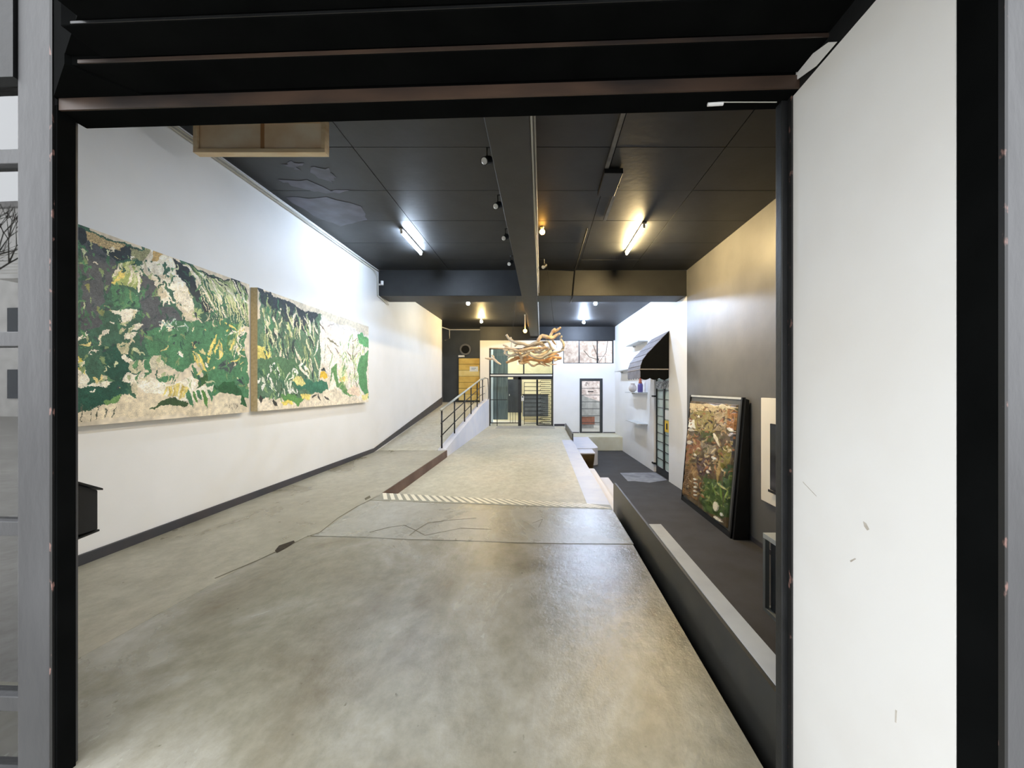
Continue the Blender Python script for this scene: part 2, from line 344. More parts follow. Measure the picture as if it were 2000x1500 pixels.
# ---- walls
struct('wall_left', MB().prism([(1.5, 0), (9.9, 0), (16.26, .8), (16.26, CZ), (1.5, CZ)], 'x', XL-.25, XL), M['white'], 'long white left wall with two jungle paintings')
struct('wall_left_recess', B(XL-.62, XL-.5, 16.26, 18.6, -.1, CZ2), M['darkwall'], 'charcoal wall of the recess behind the end of the left wall')
struct('wall_right_front', B(XR, XR+.2, 1.6, BY0, ZD, CZ), M['darkwall'], 'charcoal painted right wall near the entrance')
def wx(y): return XR + (y-BY0)*(3.42-XR)/(YB-BY0)
for nm, y0, y1, z0, z1, lab in (('a', BY0, 11.2, ZD, CZ, 'white pier on the right wall before the barred door'), ('b', 11.2, 12.5, 1.95, CZ, 'white right wall above the barred door'), ('c', 12.5, 18.3, ZD, CZ, 'white right wall with floating shelves')):
    struct('wall_right', MB().hexa([(wx(y0), y0, z0), (wx(y0)+.4, y0, z0), (wx(y1)+.4, y1, z0), (wx(y1), y1, z0), (wx(y0), y0, z1), (wx(y0)+.4, y0, z1), (wx(y1)+.4, y1, z1), (wx(y1), y1, z1)]), M['white'], lab)
struct('baseboard_right', B(XR-.02, XR, 1.7, BY0, ZD, ZD+.08), M['skirt'], 'dark skirting along the charcoal right wall')
# ---- ceiling: backing, boards
ceil = struct('ceiling', B(XL-.2, XR+.2, 1.3, BY0+.1, CZ+.02, CZ+.12), M['black2'], 'black board ceiling over the front of the hall')
rows = [1.5+.0, 2.71, 3.78, 4.85, 5.92, 6.99, 8.06, 9.13, 9.93]
for (xa, xb) in ((XL, -2.35), (-2.35, -.5), (-.1, .93), (.93, 2.3), (2.3, XR)):
    for a, b in zip(rows, rows[1:]):
        dz = random.uniform(0, .004)
        obj('panel', B(xa+.005, xb-.005, a+.005, b-.005, CZ-dz, CZ+.019), M['black'], ceil)
struct('ceiling', B(XL-.7, XR+.2, BY1, 18.65, CZ2, CZ2+.1), M['black'], 'black rear ceiling beyond the cross beam')
struct('beam', B(XL, XR, BY0, BY1, 3.94, CZ), M['black'], 'black cross beam between front and rear ceilings', bevel=.01)
struct('beam', B(-.5, -.1, 1.6, YB, 3.936, CZ+.01), M['black'], 'long black beam running down the middle of the ceiling', bevel=.01)
# peeled paint patches on ceiling
def pc(x, y, z=CZ): Y = 760*(z-EYE)/(757-y); return ((x-1057)/760*Y, Y)
def blob(P, n=3, j=.04):
    out = []
    for i in range(len(P)):
        a, b = Vector(P[i]), Vector(P[(i+1) % len(P)])
        for k in range(n):
            q = a.lerp(b, k/n); out.append((q.x+random.uniform(-j, j), q.y+random.uniform(-j, j)))
    return out
for P in ([(606, 322), (640, 328), (660, 345), (648, 355), (612, 342)], [(548, 350), (600, 352), (650, 372), (690, 372), (640, 378), (575, 364)], [(560, 386), (640, 384), (700, 400), (720, 430), (660, 440), (610, 420)], [(560, 312), (590, 318), (582, 330), (556, 322)]):
    z = CZ-.0055
    obj('peeled_patch', MB().prism(blob([pc(*p) for p in P], 4, .035), 'z', z-.002, z), M['patch'], ceil)

# ---- cross-hall services: conduits and trunking
def tubes(name, label, cat, paths, r, m, loc=None):
    t = thing(name, label, cat, loc or paths[0][0])
    for p in paths: obj('pipe', MB().tube(p, r, 6), m, t, smooth=True)
    return t
tubes('conduit', 'pale conduit running along the lower right edge of the long middle beam', 'pipe', [[(-.085, 1.9, 3.955), (-.085, 17.9, 3.955)], [(-.06, 1.9, 4.01), (-.06, 9.9, 4.01)]], .012, M['pipe'])
t = thing('trunking', 'grey metal cable trunking on the ceiling right of the middle beam', 'pipe', (.88, 4, CZ))
obj('channel', B(.86, .91, 1.7, 5.25, CZ-.045, CZ-.006), M['alu'], t)
obj('junction_box', B(.86, 1.12, 5.3, 5.95, CZ-.08, CZ-.006), M['black'], t, bevel=.01)
obj('channel', B(1.10, 1.15, 5.75, 6.9, CZ-.045, CZ-.006), M['alu'], t)
tubes('conduit', 'thin dark conduit running down the cross beam face', 'pipe', [[(.86, 7.3, CZ-.02), (.86, BY0-.03, CZ-.02), (.80, BY0-.03, 3.92), (.80, BY1, 3.92)]], .012, M['black2'])
tubes('conduit', 'white conduit line along the top of the left wall, turning down at the beam', 'pipe', [[(XL+.03, 2.2, 4.50), (XL+.03, 9.55, 4.50), (XL+.03, 9.8, 4.40), (XL+.03, 9.82, 3.93), (XL+.03, 10.5, 3.84)], [(XL+.02, 2.2, 4.55), (XL+.02, 9.9, 4.55)]], .013, M['pipe'])
tubes('conduit', 'white conduit bent across the black rear wall above the yellow door', 'pipe', [[(-4.62, 17.5, 4.37), (-4.34, 18.42, 4.34), (-2.57, 18.42, 4.34), (-2.57, 18.42, 3.70)], [(-4.34, 18.42, 4.34), (-4.34, 18.42, 3.93), (-4.56, 18.42, 3.83)]], .026, M['pipe'])
t = thing('camera_sensor', 'small white security sensor on the left end of the cross beam', 'sensor', (-4.05, 9.90, 4.2))
obj('bracket', B(-4.13, -4.03, 9.88, 9.93, 4.2, 4.24), M['pipe'], t); obj('head', MB().tube([(-4.03, 9.86, 4.2), (-4.03, 9.86, 4.30)], .035, 10), M['lens'], t)

# ---- lamps
def batten(x, y0, y1, z, m, label, tilt=0):
    t = thing('tube_lamp', label, 'lamp', (x, (y0+y1)/2, z))
    obj('housing', B(x-.035, x+.035, y0-.05, y1+.05, z, z+.03), M['pipe'], t)
    obj('tube', MB().tube([(x, y0, z-.04), (x+tilt, y1, z-.04)], .022, 10), m, t, smooth=True)
    for y in (y0-.02, y1+.02): obj('end_cap', B(x-.02, x+.02, y-.02, y+.02, z-.065, z), M['pipe'], t)
batten(-2.63, 7.35, 8.50, 4.566, M['tubecool'], 'cool white tube lamp on the ceiling left of the middle beam')
batten(1.87, 7.10, 8.50, 4.566, M['tubewarm'], 'warm white tube lamp on the ceiling right of the middle beam')
def bulb(x, y, z, top, m, label, r=.055):
    t = thing('bulb_lamp', label, 'lamp', (x, y, top))
    obj('holder', MB().lathe([(.035, 0), (.035, -.03), (.022, -.04), (.022, -(top-z)+r*.8)], (x, y, top), 12), M['pipe'], t, smooth=True)
    obj('bulb', MB().lathe([(r*math.sin(a)+.001, -r*math.cos(a)) for a in [math.pi*k/8 for k in range(9)]], (x, y, z), 14), m, t, smooth=True)
bulb(-2.33, 12.4, 4.28, CZ2, M['bulbneutral'], 'bright white bulb on the rear ceiling, nearest on the left')
bulb(-2.43, 15.8, 4.28, CZ2, M['bulbwarm'], 'warm yellow bulb on the rear ceiling above the partition')
bulb(1.73, 12.4, 4.28, CZ2, M['bulbcool'], 'bright white bulb on the rear ceiling, nearer of the two on the right')
bulb(1.75, 16.0, 4.28, CZ2, M['bulbcool'], 'cool white bulb on the rear ceiling in front of the high window')
bulb(.02, 7.25, 4.50, CZ, M['bulbamber'], 'amber glowing bulb on the front ceiling beside the middle beam', .05)
bulb(-.62, 15.0, 3.78, CZ2, M['bulbamber'], 'small amber bulb beside the beam above the driftwood chandelier', .07)
for i, (x, y, z, s) in enumerate(((-.58, 4.17, 4.0, 1), (-.58, 5.2, 4.0, 1), (-.58, 6.3, 4.0, 1), (-.60, 7.6, 4.0, 1), (.06, 7.8, 4.0, -1))):
    names = ['nearest', 'second', 'third', 'fourth']
    lab = 'small black spotlight on the left edge of the middle beam, %s to the entrance' % names[i] if i < 4 else 'small black spotlight on the right edge of the middle beam near the cross beam'
    t = thing('spotlight', lab, 'lamp', (x, y, z), 'spotlights on the middle beam')
    obj('arm', MB().tube([(x+.08*s if s > 0 else -.05, y, z+.17), (x, y, z+.17), (x, y, z+.05)], .012, 6), M['black2'], t)
    obj('can', MB().tube([(x+.02, y+.05, z+.07), (x-.02, y-.05, z-.0)], .042, 12), M['black2'], t, smooth=False)
    obj('lens', MB().tube([(x-.0205, y-.051, z-.001), (x-.023, y-.057, z-.005)], .034, 12), M['lens'], t)
    ld = bpy.data.lights.new('added_beam', 'SPOT'); ld.energy = 52 if s > 0 else 60; ld.spot_size = 2.1; ld.spot_blend = 1; ld.shadow_soft_size = .05; ld.color = (.90, .95, 1)  # beam added to brighten the walls; the fixtures are not known to be lit
    lo = bpy.data.objects.new('added_beam', ld); COL.objects.link(lo); lo.parent = t; lo.matrix_parent_inverse = Matrix.Translation(-t.location)
    lo.location = (x-.04*s, y-.07, z-.03)
    lo.rotation_euler = (Vector((XL if s > 0 else XR, y-.3, .9)) - lo.location).to_track_quat('-Z', 'Y').to_euler()
# box light near the entrance
t = thing('light_box', 'wide unlit light box with stained cream panels in a pale wooden frame under the ceiling', 'lamp', (-3.1, 4.3, 4.6))
x0, x1, z0, z1, yf = -3.85, -2.39, 4.20, 4.59, 4.30
for a in ((x0, x1, z0, z0+.045), (x0, x1, z1-.045, z1), (x0, x0+.045, z0+.045, z1-.045), (x1-.045, x1, z0+.045, z1-.045)):
    obj('frame_bar', B(a[0], a[1], yf, yf+.09, a[2], a[3]), M['boxframe'], t, bevel=.004)
xm = -3.10
for a, b in ((x0+.05, xm-.02), (xm+.02, x1-.05)): obj('panel', B(a, b, yf+.03, yf+.04, z0+.05, z1-.05), M['boxpanel'], t)
obj('divider', B(xm-.02, xm+.02, yf+.024, yf+.045, z0+.046, z1-.046), mat('stained divider', srgb(176, 128, 84), None, .5), t)
obj('back', B(x0+.01, x1-.01, yf+.05, yf+.085, z0+.01, z1-.01), M['boxframe'], t)

# ---- entrance frame (slightly skewed to the hall)
XJ, YF = .975, 1.55
K = .0405
def ey(x, d=0): return YF + (XJ-x)*K + d
def sk(x0, x1, d0, d1, z0, z1):     # box following the skewed shop front
    return MB().hexa([(x0, ey(x0, d0), z0), (x1, ey(x1, d0), z0), (x1, ey(x1, d1), z0), (x0, ey(x0, d1), z0), (x0, ey(x0, d0), z1), (x1, ey(x1, d0), z1), (x1, ey(x1, d1), z1), (x0, ey(x0, d1), z1)])
ZH = 2.73
dr = sthing('door_1', 'wide black steel entrance opening with a deep worn lintel', (0, 1.6, 0))
obj('post', sk(-2.135, -1.985, -.09, 0.0, 0, 3.6), M['greysteel'], dr, bevel=.004)['label'] = 'grey front post'
obj('post', sk(-1.984, -1.970, -.085, -.022, 0, ZH+.02), M['lintel'], dr)['label'] = 'black inner reveal of the left post'
obj('edge_bead', sk(-1.992, -1.980, -.094, -.086, 0, 3.6), M['chip'], dr)
obj('lintel', sk(-1.985, 1.0, -.074, .03, ZH, CZ+.1), M['lintel'], dr, bevel=.003)
obj('lintel_lip', sk(-1.968, 1.0, -.082, -.0745, ZH+.002, ZH+.050), M['primer'], dr)
obj('lintel', sk(-1.74, 1.0, -.226, -.083, ZH+.058, CZ), M['lintel'], dr, bevel=.003)
obj('lintel_lip', sk(-1.70, 1.0, -.232, -.227, ZH+.060, ZH+.072), M['primer'], dr)
obj('lintel', sk(-1.60, 1.0, -.36, -.233, ZH+.074, CZ), M['lintel'], dr, bevel=.003)
obj('lintel_lip', sk(-1.56, 1.0, -.364, -.361, ZH+.076, ZH+.084), M['steel'], dr)
obj('lintel', sk(-1.52, 1.3, -1.5, -.365, ZH+.088, CZ), M['lintel'], dr)  # stretched outward, out of view, to cut sky light on the near floor
obj('lintel_end_cover', MB().prism([(-1.984, 1.583), (-1.50, 1.262), (-.9, .75), (-.9, 1.60), (-1.984, 1.60)], 'z', ZH+.09, CZ), M['lintel'], dr)  # black cover added to hide the lit ends of the lintels
obj('lintel_end_cover', MB().prism([(-1.984, 1.583), (-1.74, 1.42), (-1.60, 1.60), (-1.984, 1.60)], 'z', ZH+.052, ZH+.0899), M['lintel'], dr)
obj('inner_angle', B(.945, .974, 1.53, 1.57, -.15, ZH), M['steel'], dr, bevel=.003)
obj('chipped_edge', B(.968, .9745, 1.505, 1.529, -.15, ZH), M['chip'], dr)
ps = obj('paint_smear', MB().prism(blob([(.0, 0), (.10, .0), (.20, .03), (.22, .07), (.12, .055), (.04, .03)], 1, .003), 'x', 0, .002), M['jambwhite'], dr)
ps.location = (.966, 1.27, ZH+.002)
obj('lintel_glint', MB().tube([(.66, ey(.66, -.02), ZH-.008), (.72, ey(.72, -.02), ZH-.006)], .007, 8), M['lens'], dr)  # bright sliver stands in for a glint under the lintel
obj('glint_line', B(.72, .93, 1.535, 1.538, ZH-.004, ZH-.002), M['pipe'], dr)  # thin bright line running on from the glint
struct('wall_entrance_right', B(XJ, 1.25, .914, 1.528, -.15, ZH), M['jambwhite'], 'white painted reveal right of the entrance with small scuffs', bevel=.003)
sc = mat('scuff', srgb(168, 160, 148), srgb(196, 190, 180), .8, 30)
def pj(x, y): Y = 760*XJ/(x-1057); return (Y, EYE-(y-757)*Y/760)
wr = bpy.data.objects['wall_entrance_right']
for P in ([(1686, 1018), (1692, 1022), (1698, 1034), (1694, 1036), (1688, 1028)], [(1568, 940), (1594, 968), (1595, 970), (1569, 943)], [(1749, 1386), (1752, 1388), (1751, 1412), (1748, 1410)], [(1660, 1095), (1670, 1090), (1672, 1092), (1662, 1098)]):
    obj('scuff', MB().prism([pj(*p) for p in P], 'x', XJ-.0006, XJ), sc, wr)
obj('black_top', B(XJ, 1.25, .5, 1.528, ZH, CZ), M['black2'], dr)
obj('post', B(XJ-.002, 1.6, .828, .913, -.15, 3.6), M['lintel'], dr, bevel=.003)['label'] = 'black inner post on the right'
obj('post_face', B(XJ+.002, 1.6, .818, .8275, -.15, 3.6), M['greysteel'], dr)
obj('edge_bead', B(XJ-.003, XJ+.004, .816, .8275, -.15, 3.6), M['chip'], dr)
struct('wall_front', B(1.2, XR+.2, 1.45, 1.6, ZD, CZ), M['black2'], 'black front wall right of the entrance, above the lower floor')
struct('wall_front', sk(-4.4, -2.14, -.1, .0, 2.86, CZ+.1), M['black2'], 'black band above the street window')
# street window
wn = sthing('window_1', 'tall black framed street window left of the entrance', (-3, 1.7, 0))
obj('glass', sk(-4.2, -2.136, -.05, -.044, .02, 2.86), M['fglass'], wn)
for z in (2.55, 1.80, 1.02, .30): obj('glazing_bar', sk(-4.2, -2.136, -.08, -.02, z-.03, z+.03), M['greysteel'], wn, bevel=.003)
obj('frame_bottom', sk(-4.2, -2.136, -.085, -.015, -.05, .02), M['greysteel'], wn)
obj('frame_side', sk(-4.26, -4.2, -.085, .0, -.05, 2.9), M['greysteel'], wn)
# lock box on post
t = thing('lock_box', 'black steel box with a sloping lid fixed behind the left entrance post', 'box', (-2.0, 1.75, .7))
obj('body', MB().prism([(1.70, .945), (1.80, .945), (1.80, 1.125), (1.70, 1.185)], 'x', -2.16, -2.05), M['black2'], t, bevel=.004)
obj('lid', MB().prism([(1.69, 1.200), (1.812, 1.131), (1.812, 1.123), (1.69, 1.190)], 'x', -2.17, -2.04), M['steel'], t)
obj('bottom_lip', MB().prism([(1.69, .934), (1.802, .944), (1.802, .936), (1.69, .926)], 'x', -2.165, -2.045), M['steel'], t)

# ------------------------------------------------------------------ painted pictures: rasterised strokes
class Raster:
    def __init__(s, W, H, base):
        s.W, s.H = W, H; s.a = np.zeros((H, W, 3), np.float32); s.a[:] = base
        s.rs = np.random.RandomState(3)
    def poly(s, P, c, var=.08):
        P = np.array(P, float); x0, y0 = np.floor(P.min(0)).astype(int); x1, y1 = np.ceil(P.max(0)).astype(int)+1
        x0, y0 = max(x0, 0), max(y0, 0); x1, y1 = min(x1, s.W), min(y1, s.H)
        if x1 <= x0 or y1 <= y0: return
        X, Y = np.meshgrid(np.arange(x0, x1)+.5, np.arange(y0, y1)+.5); ins = np.zeros(X.shape, bool)
        n = len(P)
        for i in range(n):
            ax, ay = P[i]; bx, by = P[(i+1) % n]
            if ay == by: continue
            cnd = ((ay > Y) != (by > Y)) & (X < (bx-ax)*(Y-ay)/(by-ay)+ax); ins ^= cnd
        c = np.array(c, np.float32)/255
        col = c[None]*(1+s.rs.normal(0, var, (int(ins.sum()), 1)))
        s.a[y0:y1, x0:x1][ins] = col
    def blade(s, a, b, w, c, bend=0, var=.06):
        a, b = np.array(a, float), np.array(b, float); d = b-a; L = math.hypot(*d) + 1e-6; nrm = np.array((-d[1], d[0]))/L
        up, dn = [], []
        for k in range(9):
            f = k/8; p = a+d*f+nrm*bend*L*math.sin(math.pi*f); ww = w*math.sin(math.pi*(.08+.92*f)**.8)*.5+.25
            up.append(p+nrm*ww); dn.append(p-nrm*ww)
        s.poly(up+dn[::-1], c, var)
def vnoise(H, W, n, rs):
    g = rs.rand(n+2, int(n*W/H)+3); yy = np.linspace(0, n, H); xx = np.linspace(0, n*W/H, W)
    y0 = yy.astype(int); x0 = xx.astype(int); fy_ = (yy-y0)[:, None]; fx_ = (xx-x0)[None]
    return (g[y0][:, x0]*(1-fy_)*(1-fx_)+g[y0+1][:, x0]*fy_*(1-fx_)+g[y0][:, x0+1]*(1-fy_)*fx_+g[y0+1][:, x0+1]*fy_*fx_)
def lin(a):
    a = np.clip(a, 0, 1); return np.where(a <= .04045, a/12.92, ((a+.055)/1.055)**2.4)
def grid_mesh(name, ras, fn, m, parent):
    H, W_ = ras.H, ras.W
    U, V = np.meshgrid(np.linspace(0, 1, W_+1), np.linspace(0, 1, H+1))
    co = fn(U, V).reshape(-1, 3).astype(np.float32)
    me = bpy.data.meshes.new(name); nv = len(co); nf = H*W_
    me.vertices.add(nv); me.vertices.foreach_set('co', co.ravel())
    i = (np.arange(H)[:, None]*(W_+1)+np.arange(W_)[None]).ravel()
    q = np.stack([i, i+W_+1, i+W_+2, i+1], 1).astype(np.int32)
    me.loops.add(nf*4); me.loops.foreach_set('vertex_index', q.ravel())
    me.polygons.add(nf); me.polygons.foreach_set('loop_start', np.arange(0, nf*4, 4, dtype=np.int32))
    me.update(calc_edges=True)
    at = me.color_attributes.new('paint', 'FLOAT_COLOR', 'CORNER')
    c = np.ones((nf, 4, 4), np.float32); c[:, :, :3] = lin(ras.a).reshape(-1, 1, 3)
    at.data.foreach_set('color', c.ravel()); me.materials.append(m)
    o = bpy.data.objects.new(name, me); COL.objects.link(o)
    if parent: o.parent = parent; o.matrix_parent_inverse = Matrix.Translation(-parent.location)
    return o
PX = 4.05; PZ0, PZ1 = 1.26, 3.03
def painting(Y0, Y1, W_, H_, kind, label):
    t = thing('painting', label, 'painting', (-PX, (Y0+Y1)/2, PZ0))
    obj('canvas_edge', B(XL+.003, -PX-.002, Y0, Y1, PZ0, PZ1), M['canvas'], t)
    r = Raster(W_, H_, (.88, .83, .74)); rs = r.rs
    if kind == 1: cv = lambda x, y: (140+x/3.658, 430+y/3.658)
    else: cv = lambda x, y: (480+x/5.554, 550+y/5.554)
    def m(x, y):
        x, y = cv(x, y); Y = 760*PX/(1057-x); z = EYE-(y-757)*Y/760
        return ((Y-Y0)/(Y1-Y0)*W_, (PZ1-z)/(PZ1-PZ0)*H_)
    def P(pts, c, v=.07): r.poly([m(*p) for p in pts], c, v)
    def Bl(a, b, w, c, bend=0): r.blade(m(*a), m(*b), w, c, bend)
    SL, DG, MG, LG, CR, YE, OC, BK = (84, 88, 92), (62, 100, 80), (78, 130, 92), (164, 182, 126), (244, 236, 216), (236, 216, 124), (190, 168, 124), (44, 54, 58)
    if kind == 1:
        # left part is seen only through the glass: foliage continues
        r.poly([(0, 0), (W_*.46, 0), (W_*.46, H_*.95), (0, H_*.9)], (58, 88, 66))
        for k in range(160): r.blade((rs.rand()*W_*.45, rs.rand()*H_*.85), (rs.rand()*W_*.45, rs.rand()*H_*.9), 3+rs.rand()*8, [SL, DG, MG, LG, CR][rs.randint(5)] if k % 2 else DG, rs.uniform(-.2, .2)) if rs.rand() < .5 else None
        P([(10, 20), (520, 200), (520, 380), (760, 640), (860, 900), (520, 980), (440, 1200), (160, 1340), (10, 1390)], DG)
        P([(25, 60), (280, 200), (300, 330), (260, 560), (200, 760), (30, 800)], SL); P([(480, 380), (560, 420), (660, 560), (760, 700), (560, 780), (500, 900), (480, 600)], SL)
        P([(25, 45), (110, 60), (110, 160), (25, 190)], BK); P([(110, 110), (470, 190), (440, 270), (300, 280), (200, 190)], BK)
        P([(110, 70), (380, 165), (330, 200), (220, 180), (110, 150)], OC, .15)
        P([(430, 190), (560, 215), (520, 300), (440, 290)], (150, 150, 112), .12)
        P([(570, 235), (740, 290), (720, 470), (760, 420), (900, 560), (860, 680), (740, 580), (640, 470), (560, 400), (540, 330)], CR)
        P([(580, 240), (650, 260), (640, 300), (580, 310)], (200, 168, 110))
        P([(190, 900), (420, 880), (480, 1100), (440, 1220), (180, 1330), (10, 1390), (10, 1180), (230, 1180)], (34, 82, 66))
        P([(520, 800), (780, 700), (1180, 690), (1240, 800), (1250, 1280), (1000, 1250), (900, 1000), (760, 1060), (560, 960)], MG)
        P([(780, 300), (1260, 470), (1255, 760), (1100, 720), (900, 690), (800, 480)], DG)
        P([(740, 295), (790, 310), (860, 420), (1000, 640), (940, 650), (820, 480), (740, 400)], BK)
        P([(900, 345), (1262, 470), (1255, 560), (1130, 520), (960, 440)], BK, .12)
        P([(1110, 460), (1190, 480), (1180, 530), (1120, 510)], SL)
        for k in range(34):     # palm fronds
            x = 790+k*13.5; y = 320+k*4.6; dx = 150+rs.rand()*110; dy = 250+rs.rand()*160
            Bl((x, y), (min(x+dx, 1245), min(y+dy, 760)), 2+rs.rand()*4.5, [(188, 198, 140), (206, 212, 164), LG, (96, 128, 78), BK, CR][rs.randint(6)], -.08)
        for k in range(16): Bl((840+k*22, 360+k*8), (960+k*18, 700+k*3), 1.6, (222, 218, 180), -.06)
        # yellow banana leaf burst
        P([(255, 390), (330, 290), (470, 300), (500, 440), (440, 500), (370, 490), (290, 470)], (168, 182, 112))
        for a, b, w, c in (((390, 340), (270, 460), 13, YE), ((330, 300), (262, 410), 8, CR), ((430, 300), (370, 400), 7, (220, 224, 160)), ((450, 330), (380, 490), 5, CR), ((470, 350), (410, 500), 5, (214, 220, 170)), ((480, 370), (460, 540), 6, CR), ((370, 290), (320, 350), 5, (230, 232, 190)), ((480, 340), (510, 400), 7, CR), ((520, 320), (480, 350), 6, CR)): Bl(a, b, w, c)
        P([(275, 470), (360, 500), (470, 540), (470, 610), (300, 590)], MG)
        for k in range(26): Bl((570+rs.rand()*190, 350+rs.rand()*260), (580+rs.rand()*190, 380+rs.rand()*260), 4+rs.rand()*7, [CR, (222, 208, 180), DG][rs.randint(3)])
        for k in range(14): Bl((840+rs.rand()*80, 560+rs.rand()*120), (800+rs.rand()*120, 600+rs.rand()*80), 4, LG)
        # pale blossoms
        for a, b, w, c in (((300, 630), (470, 640), 9, CR), ((360, 700), (430, 640), 18, CR), ((430, 790), (500, 740), 12, CR), ((405, 830), (490, 800), 16, CR), ((355, 775), (410, 765), 8, (190, 180, 150)), ((215, 820), (260, 780), 11, CR), ((20, 850), (80, 800), 6, CR), ((75, 950), (165, 945), 9, CR), ((345, 930), (430, 880), 22, (190, 186, 150)), ((360, 970), (490, 1010), 12, CR), ((430, 1060), (510, 990), 20, (196, 192, 160)), ((80, 450), (95, 520), 5, (150, 150, 90)), ((200, 600), (235, 690), 9, (130, 140, 90)), ((255, 600), (300, 630), 7, (150, 150, 110))): Bl(a, b, w, c)
        for k in range(14): Bl((600+rs.rand()*220, 690+rs.rand()*90), (600+rs.rand()*230, 740+rs.rand()*80), 3, [CR, (170, 190, 180)][k % 2])
        P([(10, 960), (60, 1010), (110, 1120), (100, 1180), (15, 1190)], CR); P([(10, 960), (50, 1000), (90, 1090), (40, 1060)], (210, 196, 90))
        P([(100, 1160), (290, 1135), (240, 1180), (140, 1190)], CR); P([(85, 1235), (140, 1210), (130, 1235)], CR)
        P([(540, 970), (640, 960), (760, 1050), (620, 1050), (560, 1060)], (206, 200, 176)); P([(740, 960), (780, 930), (790, 990)], CR)
        P([(350, 1140), (390, 1070), (520, 1090), (700, 1160), (880, 1090), (890, 1150), (1000, 1180), (980, 1260), (780, 1290), (600, 1290), (480, 1180)], CR)
        P([(440, 1200), (620, 1240), (850, 1300), (1200, 1250), (1250, 1340), (1200, 1372), (10, 1425), (10, 1395), (180, 1340), (340, 1240)], (226, 212, 184), .04)
        P([(640, 1170), (780, 1150), (840, 1180), (820, 1260), (680, 1260)], (226, 212, 150)); 
        for k in range(10): Bl((650+k*18, 1150+rs.rand()*30), (640+k*20, 1250+rs.rand()*40), 4, [YE, CR, (206, 180, 90)][k % 3])
        P([(530, 1355), (640, 1290), (760, 1270), (840, 1290), (800, 1340), (640, 1330)], (60, 84, 50)); P([(220, 1260), (340, 1230), (290, 1290), (225, 1310)], (110, 150, 90))
        for k in range(9): Bl((830+k*35, 1200), (860+k*38, 1330-(k % 3)*25), 8, [MG, (90, 140, 70)][k % 2])
        for a, b, w in (((980, 1000), (1030, 810), 15), ((1060, 990), (1060, 850), 22), ((1190, 940), (1180, 850), 12), ((870, 960), (970, 1060), 20), ((920, 930), (960, 960), 12)): Bl(a, b, w, YE if w != 12 else (214, 206, 150))
        for a, b in (((850, 1030), (960, 1150)), ((980, 1100), (1060, 860)), ((1100, 700), (1120, 920)), ((560, 960), (540, 1150)), ((1180, 930), (1230, 1300)), ((1000, 1240), (1100, 1130)), ((640, 940), (780, 1060)), ((780, 1060), (880, 880)), ((590, 1110), (740, 1070))): Bl(a, b, 12, MG, .1)
        P([(1050, 1060), (1120, 990), (1180, 1000), (1130, 1080)], (74, 88, 86))
        P([(890, 1190), (920, 1100), (980, 1080), (950, 1150)], (60, 96, 52)); P([(1000, 1180), (1140, 1130), (1200, 1200), (1240, 1330), (1080, 1260)], (48, 96, 58))
        P([(1010, 1265), (1050, 1225), (1140, 1240), (1210, 1260), (1200, 1372), (1000, 1372)], (228, 216, 190), .03)
        for k in range(24): Bl((1100+rs.rand()*140, 700+rs.rand()*260), (1100+rs.rand()*140, 760+rs.rand()*260), 4, [CR, LG, (84, 124, 70), YE][rs.randint(4)])
        # mottled leaf shadows, highlights and loose brushwork across the foliage
        for k in range(520):
            x = 20+rs.rand()*1220; y = 90+.32*x*.9+rs.rand()*1000
            if y > 1240-.05*x or (480 < x < 1000 and y > 1130): continue
            c_ = [DG, MG, (48, 84, 70), (96, 140, 96), (58, 72, 74), (128, 150, 104), (72, 112, 84)][rs.randint(7)]
            if rs.rand() < .16: c_ = [CR, (206, 210, 170), (222, 206, 140)][rs.randint(3)]
            q = r.a[min(int(max(m(x, y)[1], 0)), H_-1), min(int(max(m(x, y)[0], 0)), W_-1)]
            if q.mean() > .62: c_ = [(214, 204, 172), (226, 216, 190), (176, 184, 140), DG][rs.randint(4)]
            a_ = rs.uniform(-1.2, 1.2)+math.pi/2; L = 18+rs.rand()*60
            Bl((x, y), (x+L*math.cos(a_), y+L*math.sin(a_)), 1.5+rs.rand()*4.5, c_, rs.uniform(-.3, .3))
        for k in range(8): Bl((1075+k*16, 1300), (1078+k*16+rs.rand()*8, 1335), 1.2, (150, 140, 120))
        for k in range(5): Bl((75+k*55, 1330), (76+k*55, 1415), 1.2, (90, 96, 80))
    else:
        P([(140, 90), (830, 370), (820, 700), (780, 1180), (560, 1260), (130, 1240), (120, 700)], (92, 122, 96))
        P([(140, 90), (780, 350), (640, 560), (440, 420), (330, 300), (150, 240)], (52, 62, 68), .15)
        P([(830, 370), (840, 420), (700, 700), (690, 960), (600, 1100), (780, 1180), (700, 600)], (112, 142, 112))
        P([(240, 330), (300, 440), (290, 560), (190, 440)], MG)
        P([(820, 370), (1345, 580), (1340, 1330), (1290, 1335), (900, 1350), (980, 1180), (830, 900), (800, 600)], (238, 228, 216))
        P([(130, 680), (230, 690), (260, 780), (220, 830), (125, 830)], (226, 212, 120))
        for k in range(230):
            x = 150+rs.rand()*600; y = 120+(x-150)*.38+rs.rand()*640; a = rs.uniform(-.5, .9)
            L = 60+rs.rand()*150; Bl((x, y), (x+L*math.sin(a)*.5, y+L), 2+rs.rand()*4, [(214, 212, 176), (176, 186, 130), (116, 138, 100), (54, 70, 66), (232, 222, 200), MG, (66, 92, 80)][rs.randint(7)], rs.uniform(-.15, .15))
        P([(130, 860), (330, 780), (520, 830), (620, 960), (520, 1100), (300, 1080), (130, 1000)], (86, 122, 88))
        for k in range(90):
            x = 140+rs.rand()*420; y = 860+rs.rand()*380
            Bl((x, y), (x+rs.uniform(-50, 50), y+50+rs.rand()*40), 2+rs.rand()*4, [(216, 220, 200), (60, 82, 60), (130, 160, 110), (240, 240, 230), DG][rs.randint(5)])
